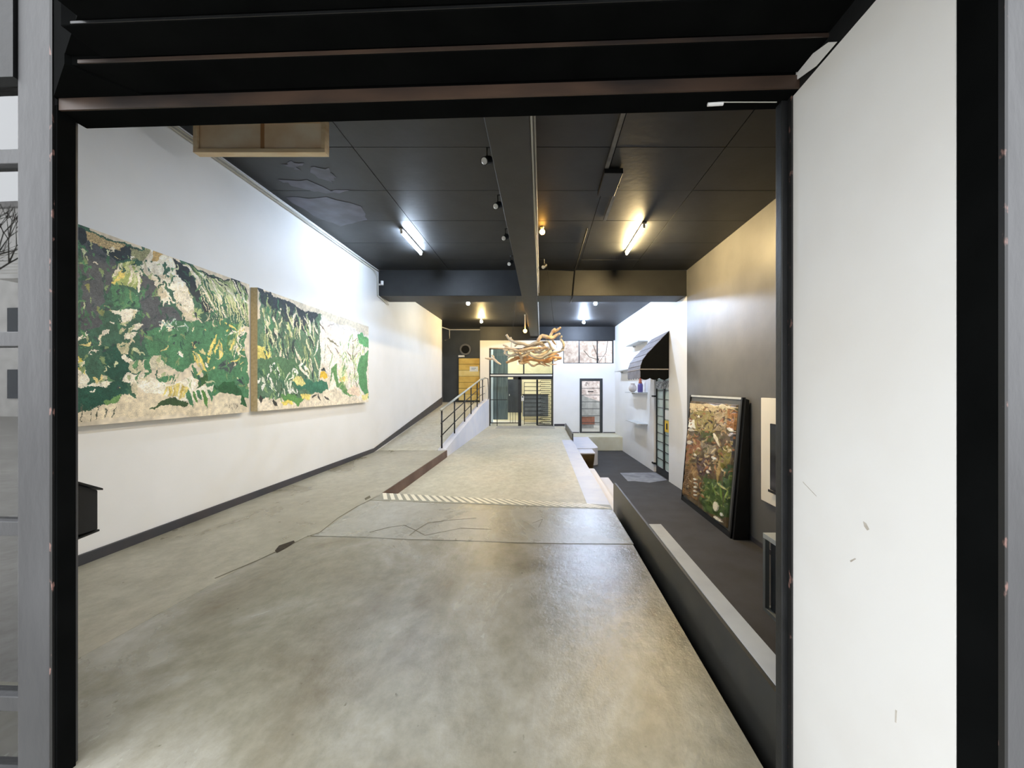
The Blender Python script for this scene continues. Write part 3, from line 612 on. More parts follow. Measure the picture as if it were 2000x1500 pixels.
        for a, b, w, c in (((860, 660), (770, 1080), 9, (240, 232, 214)), ((790, 640), (730, 810), 6, (240, 236, 214)), ((690, 400), (690, 610), 9, (224, 226, 200)), ((720, 480), (735, 620), 7, (214, 206, 176)), ((570, 900), (700, 1060), 8, CR), ((630, 900), (690, 980), 5, CR), ((620, 870), (560, 900), 5, CR), ((880, 680), (960, 830), 3, (150, 140, 110)), ((870, 600), (1010, 720), 4, (120, 116, 90)), ((800, 450), (870, 550), 4, (110, 100, 84)), ((960, 720), (1050, 830), 3, (150, 136, 120)), ((860, 680), (850, 940), 3, (120, 130, 96)), ((940, 760), (900, 980), 4, (150, 170, 120)), ((880, 480), (950, 440), 2, (180, 160, 150))): Bl(a, b, w, c)
        P([(500, 1090), (620, 1060), (870, 1060), (890, 1160), (800, 1190), (700, 1190), (560, 1150)], (62, 116, 92))
        P([(500, 1060), (540, 1010), (590, 1030), (630, 1120), (570, 1120)], (222, 214, 140)); P([(790, 1030), (800, 980), (840, 965), (870, 990), (870, 1035)], (226, 186, 60))
        P([(800, 970), (840, 935), (870, 975), (840, 965)], (50, 60, 62))
        P([(920, 960), (990, 880), (1000, 1080), (1050, 1100), (1180, 1240), (1080, 1210), (980, 1140), (900, 1170)], (104, 148, 92))
        P([(890, 1180), (950, 980), (990, 1180)], CR); P([(1000, 960), (1060, 900), (1110, 1080), (1030, 1100)], (236, 226, 190)); P([(1010, 1040), (1070, 1030), (1070, 1100), (1030, 1100)], (226, 206, 120))
        for k in range(110):
            x = 1020+rs.rand()*250; y = 560+rs.rand()*640
            Bl((x, y), (x+rs.uniform(-40, 40), y+40+rs.rand()*70), 2.0+rs.rand()*3, [(120, 160, 110), (200, 214, 150), (230, 228, 190), (150, 180, 120)][rs.randint(4)])
        P([(1210, 560), (1260, 540), (1330, 620), (1335, 720), (1270, 700), (1220, 640)], (96, 168, 112)); P([(1250, 800), (1335, 740), (1300, 1000), (1335, 1280), (1250, 1180), (1200, 950)], (94, 150, 100))
        for a, b in (((1160, 850), (1160, 620)), ((1160, 850), (1240, 720)), ((1165, 840), (1190, 1080)), ((1150, 860), (1090, 740)), ((1190, 1080), (1230, 1200)), ((1160, 640), (1210, 600))): Bl(a, b, 3, (120, 110, 80))
        P([(1090, 1180), (1150, 1110), (1230, 1160), (1240, 1230), (1180, 1240)], (238, 214, 190))
        P([(370, 1210), (480, 1190), (600, 1260), (640, 1250), (560, 1370), (500, 1290), (400, 1270)], (100, 150, 84))
        P([(590, 1200), (700, 1200), (690, 1260), (600, 1280)], YE); P([(380, 1290), (480, 1270), (500, 1320), (400, 1330)], (232, 212, 110)); P([(1250, 1230), (1330, 1220), (1320, 1280), (1260, 1280)], (232, 220, 150))
        P([(120, 1235), (370, 1290), (520, 1330), (700, 1270), (980, 1190), (1330, 1290), (1290, 1330), (105, 1395)], (234, 222, 200), .03)
        P([(370, 1220), (470, 1190), (600, 1255), (560, 1365), (500, 1290), (420, 1280)], (100, 150, 84)); P([(380, 1290), (490, 1270), (510, 1320), (400, 1335)], (232, 212, 110))
        for a, b, w in (((270, 1260), (350, 1330), 8), ((150, 1200), (160, 1290), 6), ((710, 1240), (760, 1220), 6), ((770, 1215), (810, 1280), 7), ((850, 1250), (910, 1300), 3)): Bl(a, b, w, (56, 56, 50))
    yy, xx = np.mgrid[0:H_, 0:W_]
    for n_, am in ((8, 6), (24, 3.6), (60, 1.6)):     # brushy, irregular edges
        sx = (vnoise(H_, W_, n_, rs)-.5)*am*W_/440*1.6; sy = (vnoise(H_, W_, n_, rs)-.5)*am*W_/440*1.6
        r.a = r.a[np.clip(yy+sy, 0, H_-1).astype(int), np.clip(xx+sx, 0, W_-1).astype(int)]
    nz = vnoise(H_, W_, 60, rs)[:, :, None]; r.a *= (.90+.2*nz)
    nz = vnoise(H_, W_, 14, rs)[:, :, None]; r.a *= (.93+.14*nz)
    fn = lambda U, V: np.stack([np.full_like(U, -PX), Y0+(Y1-Y0)*U, PZ1-(PZ1-PZ0)*V], -1)
    grid_mesh('canvas', r, fn, attr_mat('painted canvas', .6, .15, 80), t)
    # picked-out thin side face
painting(1.86, 5.40, 680, 340, 1, 'large dark green jungle painting on the left wall, nearest to the entrance')
painting(5.556, 9.13, 480, 240, 2, 'paler green jungle painting further along the left wall')

# leaning collage
t = thing('leaning_artwork', 'tall black framed collage of brown and green reliefs leaning on the charcoal wall', 'artwork', (3.5, 8.1, ZD))
AY0, AY1 = 6.95, 9.40
XB, XT, ZT = 3.44, 3.655, 1.42
def ap(tt, off=0): return (XB+(XT-XB)*tt-off, ZD+.002+(ZT-ZD)*tt)
def slab(y0, y1, t0, t1, o0, o1):
    P = []
    for tt in (t0, t1):
        for (y, o_) in ((y0, o1), (y0, o0), (y1, o0), (y1, o1)):
            x, z = ap(tt, o_); P.append((x, y, z))
    return MB().hexa(P)
obj('back_board', slab(AY0, AY1, 0, 1, 0, .03), mat('grey mount board', srgb(92, 94, 94), srgb(80, 82, 82), .45, 3), t)
for a in ((AY0, AY0+.05, 0, 1), (AY1-.04, AY1, 0, 1), (AY0, AY1, 0, .035)): obj('frame_bar', slab(*a, .03, .06), M['black2'], t)
obj('frame_bar', slab(AY0, AY1, .985, 1, .03, .05), M['ledge'], t)
obj('shadow_gap', MB().prism([(XB-.03, ZD+.002), (3.69, ZD+.002), (3.69, 1.38), (XT-.02, 1.40)], 'y', AY0-.05, AY0-.001), M['black2'], t)  # black wedge put in for the shadow gap behind the panel
r = Raster(230, 300, (.36, .30, .2)); rs = r.rs
GY0, GY1, T0, T1 = AY0+.17, AY1-.06, .045, .945
def ma(cx, cy):
    x, y = 1320+cx/5.175, 770+cy/5.175; X = 3.55
    for _ in range(6):
        Y = 760*X/(x-1057); z = EYE-(y-757)*Y/760; tt = (z-ZD)/(ZT-ZD); X = XB+(XT-XB)*tt-.035
    return ((GY1-Y)/(GY1-GY0)*230, (T1-tt)/(T1-T0)*300)
def P(pts, c, v=.12): r.poly([ma(*p) for p in pts], c, v)
def Bl(a, b, w, c, bd=0): r.blade(ma(*a), ma(*b), w, c, bd)
P([(160, 90), (690, 140), (680, 200), (160, 180)], (206, 186, 146)); P([(170, 160), (400, 180), (380, 380), (250, 380), (150, 340)], (150, 136, 84))
P([(400, 180), (560, 160), (520, 380), (400, 370)], (170, 150, 116)); P([(540, 150), (690, 170), (660, 380), (530, 340)], (160, 112, 66))
P([(150, 260), (200, 260), (215, 350), (145, 345)], (236, 234, 220), .03); P([(260, 370), (390, 380), (390, 490), (265, 480)], (74, 84, 36))
P([(110, 380), (260, 480), (280, 560), (110, 700)], (140, 96, 64)); P([(250, 480), (420, 540), (410, 620), (300, 600)], (136, 124, 104))
P([(100, 680), (240, 700), (230, 1080), (70, 1000)], (134, 104, 66)); P([(200, 640), (350, 640), (380, 800), (250, 840)], (84, 62, 58))
P([(290, 840), (480, 880), (500, 1260), (300, 1180), (250, 1060)], (70, 92, 40)); P([(480, 700), (600, 720), (560, 1250), (500, 1240)], (50, 74, 34))
P([(440, 560), (600, 480), (560, 700), (470, 760)], (128, 118, 52)); P([(560, 420), (650, 400), (640, 660), (580, 640)], (60, 58, 62))
for k in range(520):
    x = 110+rs.rand()*550; y = 110+rs.rand()*1050
    if y > 950 + (x-70)*.55: continue
    lo = y > 820 and x > 290
    cs = [(70, 96, 42), (96, 116, 56), (52, 70, 34), (130, 140, 80)] if lo else [(170, 140, 96), (112, 80, 56), (74, 58, 48), (200, 180, 140), (140, 124, 70), (96, 92, 50), (160, 110, 72)]
    Bl((x, y), (x+rs.uniform(-55, 55), y+rs.uniform(-30, 60)), 1.5+rs.rand()*5, cs[rs.randint(len(cs))], rs.uniform(-.3, .3))
for a, b, w, c in (((400, 400), (460, 540), 9, (226, 216, 190)), ((380, 640), (430, 660), 8, (235, 230, 215)), ((200, 610), (225, 625), 8, (236, 226, 206)), ((330, 780), (360, 800), 8, (236, 226, 206)), ((540, 350), (610, 380), 8, (230, 226, 214)), ((550, 420), (610, 400), 7, (200, 190, 190)), ((460, 680), (430, 900), 12, (176, 150, 92)), ((430, 900), (540, 980), 6, (190, 186, 120)), ((540, 980), (500, 1080), 5, (150, 170, 90)), ((590, 660), (600, 720), 9, (216, 206, 170)), ((400, 1140), (450, 1130), 24, (226, 220, 196)), ((400, 1240), (500, 1300), 8, (226, 220, 200)), ((470, 1210), (500, 1230), 9, (236, 232, 220)), ((130, 490), (190, 490), 12, (206, 196, 176)), ((140, 360), (210, 370), 8, (220, 210, 190)), ((240, 220), (250, 240), 7, (236, 226, 206)), ((380, 900), (420, 1040), 5, (120, 150, 70)), ((460, 900), (480, 1080), 6, (110, 140, 60)), ((460, 120), (545, 135), 12, (226, 212, 176)), ((290, 110), (450, 130), 10, (210, 190, 150))): Bl(a, b, w, c)
for k in range(5): Bl((195, 860+k*40), (235, 865+k*40), 6, (226, 220, 200))
for k in range(16): Bl((95, 760+k*18), (160, 780+k*18), 2, (88, 66, 42))
lum = r.a.mean(2); hgt = vnoise(300, 230, 26, rs)*.6+lum*.7
def fn(U, V):
    hh = np.zeros(U.shape); hh[:-1, :-1] = hgt; hh[0] = 0; hh[-2:] = 0; hh[:, 0] = 0; hh[:, -2:] = 0
    tt = T1-(T1-T0)*V; y = GY1-(GY1-GY0)*U
    # ragged top border
    return np.stack([XB+(XT-XB)*tt-.034-.05*hh, y, ZD+.002+(ZT-ZD)*tt], -1)
grid_mesh('collage_relief', r, fn, attr_mat('collage paint', .35, .3, 40, .5), t)

# ------------------------------------------------------------------ far partition and gate
X0, X1 = -2.41, .56
pt = struct('wall_partition', MB().prism([(-2.83, ZM-.0), (X0, ZM), (X0, 3.42), (1.02, 3.42), (1.02, 3.78), (-2.83, 3.78)], 'y', YB, YB+.18), M['warmwhite'], 'off-white partition framing the barred gate at the far end')
wb = struct('wall_back', MB().prism([(X1, ZD), (1.78, ZD), (1.78, 2.02), (2.84, 2.02), (2.84, ZD), (3.7, ZD), (3.7, 2.72), (1.02, 2.72), (1.02, 3.415), (X1, 3.415)], 'y', YB+.001, YB+.18), M['white'], 'white rear wall around the far right door')
struct('wall_back', B(-2.83, 3.7, YB+.0, YB+.17, 3.785, CZ2+.01), M['black2'], 'black band of rear wall above the partition and high window')
struct('wall_back', B(3.36, 3.7, YB+.001, YB+.17, 2.72, 3.785), M['white'], 'white rear wall piece right of the high window')
struct('wall_back', B(XL-.7, -2.4, 18.45, 18.6, -.1, CZ2+.05), mat('dark slate rear paint', srgb(56, 60, 62), srgb(48, 52, 54), .55, 2), 'charcoal rear wall behind the ramp with the yellow door')
struct('baseboard_back', B(X1+.04, 1.09, YB-.02, YB, ZM, ZM+.10), M['skirt'], 'dark skirting right of the barred gate')
struct('baseboard_back', MB().box(1.1, 1.76, YB-.02, YB, -.5, -.46).box(2.86, 3.42, YB-.02, YB, -.5, -.46), M['skirt'], 'dark skirting either side of the far right door')
# gate
g = thing('gate', 'black barred security gate with a light transom at the far end', 'gate', (-.9, YB, ZM))
yg = YB+.05
def bar(nm, x0, x1, z0, z1, m=M['steel'], y=yg, d=.04): return obj(nm, B(x0, x1, y, y+d, z0, z1), m, g)
bar('frame_post', X0, X0+.05, ZM, 3.42); bar('frame_post', X1-.05, X1, ZM, 3.42)
bar('frame_head', X0, X1, 3.37, 3.42); bar('transom_rail', X0, X1, 2.20, 2.25); bar('transom_rail', X0, X1, 2.13, 2.20, M['pipe']); bar('transom_rail', X0, X1, 2.08, 2.13)
bar('transom_mullion', -.84, -.78, 2.25, 3.37)
bar('gate_head', -1.30, X1-.05, 1.98, 2.08, M['black2'])
bar('gate_post', -1.07, -.93, ZM, 2.08, M['steel'])
bar('gate_bar', X0+.05, -1.56, 1.02, 1.05); bar('gate_bar', X0+.05, -1.07, -.06, -.02)
bar('gate_post', -2.06, -2.03, ZM, 2.08)
for x in (-1.45, -1.33, -1.21): bar('gate_bar', x, x+.018, -.02, 1.0)
for a, b in ((X0+.05, -.84), (-.78, X1-.05)): obj('transom_glass', B(a, b, yg+.015, yg+.02, 2.25, 3.37), M['glass'], g)
# turnstile
ts = thing('turnstile', 'black full height turnstile with stacked arms and a comb of fixed bars in the gate', 'turnstile', (-.19, YB+.5, ZM))
yt = YB+.45
obj('column', MB().tube([(-.19, yt, ZM), (-.19, yt, 1.98)], .045, 10), M['steel'], ts)
for k in range(11):
    z = 1.84-k*.193
    for ang in (180, 300, 60):
        a = math.radians(ang+ (6)); obj('arm', MB().tube([(-.19, yt, z), (-.19+.62*math.cos(a), yt+.62*math.sin(a)*.6, z)], .016, 6), M['steel'], ts)
obj('hoop', MB().tube([(-.80, yt, 1.86), (-.80, yt, -.16)], .014, 6), M['steel'], ts)
cb = ts
obj('comb_post', B(.47, .51, YB+.25, YB+.29, ZM, 2.0), M['steel'], cb)
for k in range(11):
    z = 1.94-k*.193
    obj('comb_bar', MB().tube([(.48, YB+.27, z), (-.02, YB+.27, z), (-.05, YB+.27, z-.05), (-.02, YB+.27, z-.10), (.42, YB+.27, z-.10)], .013, 6), M['steel'], cb)
obj('foot', B(-.2, .52, YB+.22, YB+.30, ZM, ZM+.05), M['steel'], cb)
# room behind the gate
struct('floor', B(-3.2, 1.0, YB, 22.2, -.34, ZM-.001), M['lower'], 'pale floor of the room behind the gate')
struct('wall_rear_room_left', B(X0-.15, X0-.02, YB+.18, 19.7, ZM, 4.3), M['paleblue'], 'pale blue side wall behind the gate')
struct('wall_rear_room_left', B(-2.6, -1.70, 19.7, 19.9, -.02, 4.3), M['greypanel'], 'slate grey panelled wall behind the gate on the left')
struct('wall_rear_room_back', B(-2.6, .9, 21.2, 21.35, -.4, 4.3), M['cream'], 'cream rear wall of the room behind the gate')
struct('wall_rear_room_right', B(.78, .9, YB+.18, 21.2, -.4, 4.3), M['paleblue'], 'pale right side wall of the room behind the gate')
struct('ceiling', B(-2.6, .9, YB+.18, 21.35, 4.3, 4.4), M['white'], 'white ceiling of the room behind the gate')
dd = sthing('door_2', 'dark door in the room behind the gate', (-1.5, 21.1, .2))
obj('leaf', B(-1.82, -1.06, 21.12, 21.18, .25, 2.05), M['darkdoor'], dd); obj('handle', B(-1.74, -1.70, 21.08, 21.12, 1.15, 1.25), M['rail'], dd)
c = thing('counter', 'dark boxy counter standing behind the turnstile', 'counter', (-.1, 20.2, ZM))
obj('front', B(-.95, .36, 20.0, 20.06, .12, 1.22), mat('counter front', srgb(122, 128, 132), srgb(104, 110, 114), .5, 3), c); obj('top', B(-.98, .40, 19.95, 20.5, 1.22, 1.26), M['black2'], c); obj('plinth', B(-.90, .30, 20.1, 20.4, ZM, .12), M['cream'], c)
t = thing('added_room_lamp', 'added round opal lamp, out of view, brightening the room behind the gate', 'lamp', (-.9, 19.4, 4.3))  # unseen lamp added to light the gate room warmly
obj('shade', MB().lathe([(.16, 0), (.16, -.05), (.11, -.08), (.02, -.09)], (-.9, 19.4, 4.3), 16), emis('warm opal glow', (1, .93, .78, 1), 150), t)
t = thing('card_reader', 'small white card reader beside the turnstile', 'reader', (-.88, YB+.02, 1.1))
obj('body', B(-.92, -.80, YB+.0, YB+.05, .98, 1.22), M['pipe'], t); obj('screen', B(-.90, -.82, YB-.004, YB, 1.14, 1.20), M['screen'], t)

# yellow door, vent
yd = sthing('door_3', 'yellow boarded door on the charcoal rear wall', (-3.4, 18.4, .88))
zb = .98
xa, xb = -3.90, -2.92
for k in range(7):
    z0 = zb+.02+k*.285
    obj('board', B(xa, xb, 18.40, 18.44, z0, z0+.272), M['yellow2' if k in (0, 4) else 'yellow'], yd, bevel=.004)
obj('frame', MB().box(xa-.05, xa, 18.38, 18.45, zb, zb+2.03), M['black2'], yd)
obj('notice', B(-3.38, -2.98, 18.392, 18.399, 2.36, 2.60), M['sign_w'], yd)
obj('notice_print', MB().box(-3.30, -3.08, 18.389, 18.391, 2.50, 2.53).box(-3.30, -3.14, 18.389, 18.391, 2.44, 2.46), mat('blue print', srgb(120, 150, 190), None, .6), yd)
v = thing('wall_vent', 'round grey extractor vent on the charcoal rear wall', 'vent', (-3.6, 18.44, 3.4))
vc = (-3.58, 3.40)
def ring(cx, cz, r0, r1, y0, y1, n=24):
    mb = MB(); R = []
    for (r_, y) in ((r0, y0), (r1, y0), (r1, y1), (r0, y1)): R.append([mb.bm.verts.new((cx+r_*math.cos(2*math.pi*k/n), y, cz+r_*math.sin(2*math.pi*k/n))) for k in range(n)])
    for i in range(4):
        a, b = R[i], R[(i+1) % 4]
        for k in range(n): mb.bm.faces.new((a[k], a[(k+1) % n], b[(k+1) % n], b[k]))
    return mb
obj('rim', ring(*vc, .19, .27, 18.36, 18.44), M['darkwall'], v, smooth=False)
obj('opening', MB().tube([(vc[0], 18.41, vc[1]), (vc[0], 18.44, vc[1])], .188, 20), M['soil'], v)
t = thing('junction_box', 'small white box on the wall above the yellow door', 'box', (-3.8, 18.4, 3.03))
obj('body', B(-3.92, -3.62, 18.38, 18.44, 3.04, 3.13), M['pipe'], t, bevel=.01); obj('cover', B(-3.90, -3.64, 18.372, 18.379, 3.055, 3.115), M['lens'], t)

# high window
w = sthing('window_2', 'high three-pane window above the white rear wall', (2.2, YB, 2.72))
for x in (1.03, 1.76, 2.60, 3.32): obj('mullion', B(x-.025, x+.025, YB+.04, YB+.09, 2.72, 3.785), M['steel'], w)
for z in (2.735, 3.77): obj('frame_rail', B(1.03, 3.34, YB+.04, YB+.09, z-.015, z+.015), M['steel'], w)
for a, b in ((1.055, 1.735), (1.785, 2.575), (2.625, 3.295)): obj('pane', B(a, b, YB+.06, YB+.066, 2.75, 3.755), M['glass'], w)
obj('inner_frame', MB().box(2.62, 2.64, YB+.03, YB+.04, 2.75, 3.05).box(2.62, 2.98, YB+.03, YB+.04, 3.04, 3.06).box(2.96, 2.98, YB+.03, YB+.04, 2.75, 3.05), M['steel'], w)
# far door
d = sthing('door_4', 'glazed dark framed door on the white rear wall', (2.3, YB, -.5))
obj('frame_side', B(1.78, 1.88, YB-.02, YB+.10, -.5, 2.02), M['darkdoor'], d); obj('frame_side', B(2.72, 2.84, YB-.02, YB+.10, -.5, 2.02), M['darkdoor'], d)
obj('frame_head', B(1.88, 2.72, YB-.02, YB+.10, 1.90, 2.02), M['darkdoor'], d); obj('sill', B(1.88, 2.72, YB-.02, YB+.12, -.5, -.45), M['darkdoor'], d)
zz = [-.45, -.02, .30, .62, .94, 1.25, 1.57, 1.90]
for z in zz[1:-1]: obj('glazing_bar', B(1.88, 2.72, YB+.02, YB+.05, z-.012, z+.012), M['darkdoor'], d)
for a, b in zip(zz, zz[1:]): obj('pane', B(1.88, 2.72, YB+.03, YB+.036, a+.013, b-.013), M['glass'], d)
obj('letter_plate', B(2.16, 2.42, YB+.0, YB+.015, 1.39, 1.44), M['ink'], d)
obj('house_mark', MB().box(2.06, 2.085, YB+.0, YB+.01, 1.68, 1.84).box(2.06, 2.14, YB+.0, YB+.01, 1.82, 1.84).box(2.13, 2.15, YB, YB+.01, 1.74, 1.84).box(2.19, 2.21, YB, YB+.01, 1.70, 1.82), M['ink'], d)
# yard behind
struct('floor', B(.9, 6, YB+.18, 26, -.6, -.47), M['pave'], 'grey paved yard behind the far right door')
struct('wall_yard', B(.9, 7, 21.5, 21.8, -.5, 5.2), M['stone'], 'pale pink stone wall of the yard seen through the door and window')
yp = thing('planter', 'red brown planter box in the yard behind the glazed door', 'planter', (2.3, 20, -.47))
obj('box', B(1.9, 2.72, 19.8, 20.3, -.27, .12), M['redbrick'], yp); obj('rim', B(1.87, 2.75, 19.77, 20.33, .12, .16), M['grey'], yp); obj('base', B(1.95, 2.68, 19.85, 20.25, -.47, -.27), M['grey'], yp)
struct('wall_yard', MB().prism([(1.5, -.47), (3.6, -.47), (3.6, .7), (2.6, 1.05), (2.2, 1.2), (1.5, 1.25)], 'y', 21.3, 21.5), M['grey'], 'grey lower yard wall with the diagonal shadow built into its sloping top')  # sloped top puts the diagonal shadow into the shape
tr = tubes('yard_tree', 'bare branches behind the high window', 'tree', [[(3.3, 21.0, -.47), (3.28, 21.0, 2.0), (3.1, 21.0, 3.1), (2.8, 21.0, 3.9)], [(3.15, 21.0, 3.0), (3.5, 21.0, 3.5), (3.6, 21, 4.2)], [(3.1, 21.0, 3.1), (2.6, 21, 3.25), (2.3, 21, 3.6)]], .018, M['bark'])

# barred side door, awning
d = sthing('door_5', 'black barred door with frosted teal panes under the awning', (3.6, 11.8, ZD))
def dx(y): return wx(y)+.06
def dbox(y0, y1, z0, z1, o0, o1): return MB().hexa([(dx(y0)+o0, y0, z0), (dx(y0)+o1, y0, z0), (dx(y1)+o1, y1, z0), (dx(y1)+o0, y1, z0), (dx(y0)+o0, y0, z1), (dx(y0)+o1, y0, z1), (dx(y1)+o1, y1, z1), (dx(y1)+o0, y1, z1)])
obj('bottom_rail', dbox(11.22, 12.48, ZD, ZD+.22, 0, .05), M['steel'], d); obj('top_rail', dbox(11.22, 12.48, 1.89, 1.95, 0, .05), M['steel'], d)
for y in (11.22, 11.72, 12.42): obj('stile', dbox(y, y+.06 if y != 11.72 else y+.10, ZD+.22, 1.89, -.01, .05), M['steel'], d)
zs = [ZD+.22+.265*k for k in range(11)]
for z in zs[1:]: obj('glazing_bar', dbox(11.28, 12.42, z-.01, z+.01, .0, .02), M['steel'], d)
for a, b in zip(zs, zs[1:]+[1.89]):
    if b-a < .05: continue
    for y0, y1 in ((11.28, 11.72), (11.82, 12.42)): obj('pane', dbox(y0, y1, a+.01, b-.01, .021, .03), M['teal'], d)
obj('notice', dbox(11.32, 11.66, .28, .62, -.012, -.008), M['sign_y'], d); obj('notice_print', dbox(11.43, 11.55, .36, .54, -.014, -.0125), M['ink'], d)
obj('notice', dbox(11.34, 11.64, .66, .93, -.012, -.008), M['sign_w'], d)
for z in (1.30, -.85): obj('hinge', dbox(12.42, 12.62, z, z+.05, -.10, -.02), M['black2'], d)
obj('scroll_panel', dbox(11.28, 12.42, 1.56, 1.80, -.02, -.012), mat('pierced scroll panel', srgb(90, 94, 96), srgb(190, 194, 196), .5, 18, lo=.48, hi=.52), d)
aw = thing('awning', 'black canvas awning with scalloped valance over the barred side door', 'awning', (3.6, 11.8, 2))
ay0, ay1 = 11.15, 12.72
prof = [(3.66, 3.22), (3.45, 3.00), (3.22, 2.76), (3.02, 2.55), (2.90, 2.38), (2.85, 2.22), (2.84, 2.14)]
mb = MB()
for (a, b) in zip(prof, prof[1:]):
    mb.hexa([(a[0], ay0, a[1]), (b[0], ay0, b[1]), (b[0], ay1, b[1]), (a[0], ay1, a[1]), (a[0]+.01, ay0, a[1]+.012), (b[0]-.008, ay0, b[1]+.012), (b[0]-.008, ay1, b[1]+.012), (a[0]+.01, ay1, a[1]+.012)])
obj('canopy', mb, M['awng'], aw)
obj('side_panel', MB().prism(prof+[(3.66, 2.14)], 'y', ay0-.006, ay0+.004), M['awn'], aw); obj('side_panel', MB().prism(prof+[(3.62, 2.14)], 'y', ay1-.004, ay1+.006), M['awn'], aw)
def scallop(a, b, n, z0, z1):
    pts = [(a, z0), (b, z0)]
    for k in range(n):
        for j in range(6):
            f = (k+j/6)/n; pts.append((b+(a-b)*f, z1+.05*(1-abs(math.sin(math.pi*f*n)))))
    pts.append((a, z1+.05)); return pts
obj('valance', MB().prism(scallop(2.84, 3.65, 3, 2.11, 1.82), 'y', ay0-.01, ay0-.002), M['awn'], aw)
obj('valance', MB().prism(scallop(ay0, ay1, 5, 2.11, 1.84), 'x', 2.828, 2.836), M['awng'], aw)
obj('piping', MB().tube([(3.65, ay0-.01, 2.125), (2.83, ay0-.01, 2.125), (2.83, ay1, 2.125)], .016, 6), mat('pale piping', srgb(170, 160, 156), None, .6), aw)

# shelves
for i, (y0, y1, z, lab) in enumerate(((13.15, 14.9, 3.20, 'topmost floating grey shelf on the white right wall'), (13.3, 16.8, 2.31, 'long grey shelf on the right wall partly hidden by the awning'), (13.15, 15.0, 1.44, 'grey shelf on the right wall holding two vessels'), (13.15, 14.9, .37, 'lowest grey shelf on the white right wall'))):
    t = thing('shelf', lab, 'shelf', (wx(y0)-.15, (y0+y1)/2, z), 'floating shelves on the right wall')
    obj('board', MB().hexa([(wx(y0)-.33, y0, z-.035), (wx(y0), y0, z-.035), (wx(y1), y1, z-.035), (wx(y1)-.30, y1, z-.035), (wx(y0)-.33, y0, z), (wx(y0), y0, z), (wx(y1), y1, z), (wx(y1)-.30, y1, z)]), M['ledge'], t, bevel=.004)
    obj('bracket', B(wx(y1)-.1, wx(y1)+.01, y1-.3, y1-.26, z-.09, z-.035), M['ledge'], t)
t = thing('vase', 'round beige pot on the shelf beside the awning', 'vase', (3.28, 13.95, 1.44))
obj('body', MB().lathe([(.06, 0), (.13, .06), (.15, .14), (.12, .22), (.07, .27), (.075, .29)], (3.28, 13.95, 1.441), 18), M['beige'], t, smooth=True); obj('neck_ring', MB().lathe([(.08, .29), (.085, .30), (.08, .31)], (3.28, 13.95, 1.441), 18), M['beige'], t)
t = thing('bottle', 'tall violet bottle with an orange red neck on the shelf', 'bottle', (3.37, 13.35, 1.44))
obj('body', MB().lathe([(.085, 0), (.09, .03), (.09, .24), (.07, .30)], (3.40, 13.35, 1.441), 16), M['blue'], t, smooth=True); obj('neck', MB().lathe([(.07, .30), (.05, .36), (.05, .50), (.06, .52)], (3.40, 13.35, 1.441), 14), M['red'], t, smooth=True)
# mat on dark floor
def pd(x, y): Y = 760*(EYE-ZD)/(y-757); return ((x-1057)/760*Y, Y)
tag(obj('floor_mat', MB().prism([pd(1211, 924), pd(1280, 923), pd(1303, 938), pd(1268, 943), pd(1240, 940), pd(1226, 940)], 'z', ZD, ZD+.008), M['mat']), 'pale grey worn mat lying on the dark floor before the barred door', 'mat')
# white wall panel with screen
t = thing('wall_display', 'warm white wall panel with a narrow black screen on the charcoal wall', 'panel', (XR, 5.9, .6))
obj('panel', B(XR-.05, XR, 4.9, 6.50, -.27, 1.43), M['warmwhite'], t, bevel=.006)
obj('screen', B(XR-.09, XR-.051, 5.2, 6.18, -.02, 1.03), M['screen'], t, bevel=.008); obj('screen_frame', B(XR-.095, XR-.0905, 5.16, 6.22, -.06, -.02), M['black2'], t)
# box table
t = thing('box_table', 'open grey framed cube table with a pale top below the wall panel', 'table', (3.1, 4.2, ZD))
tx0, tx1, ty0, ty1, tz = 2.70, 3.55, 3.5, 4.74, -.165
obj('top', B(tx0, tx1, ty0, ty1, tz-.06, tz), M['tabletop'], t, bevel=.004)
for x, y in ((tx0, ty1-.05), (tx1-.05, ty1-.05), (tx0, ty0), (tx1-.05, ty0)): obj('leg', B(x, x+.05, y, y+.05, ZD, tz-.061), M['tableframe'], t)
for a in ((tx0, tx0+.05, ty0+.05, ty1-.05), (tx1-.05, tx1, ty0+.05, ty1-.05)): obj('bottom_rail', B(*a, ZD, ZD+.045), M['tableframe'], t)
for a in ((tx0+.05, tx1-.05, ty1-.05, ty1), (tx0+.05, tx1-.05, ty0, ty0+.05)): obj('bottom_rail', B(*a, ZD, ZD+.045), M['tableframe'], t)
obj('inner_panel', B(tx0+.05, tx0+.07, ty0+.08, ty1-.08, ZD+.05, tz-.08), M['darkdoor'], t)

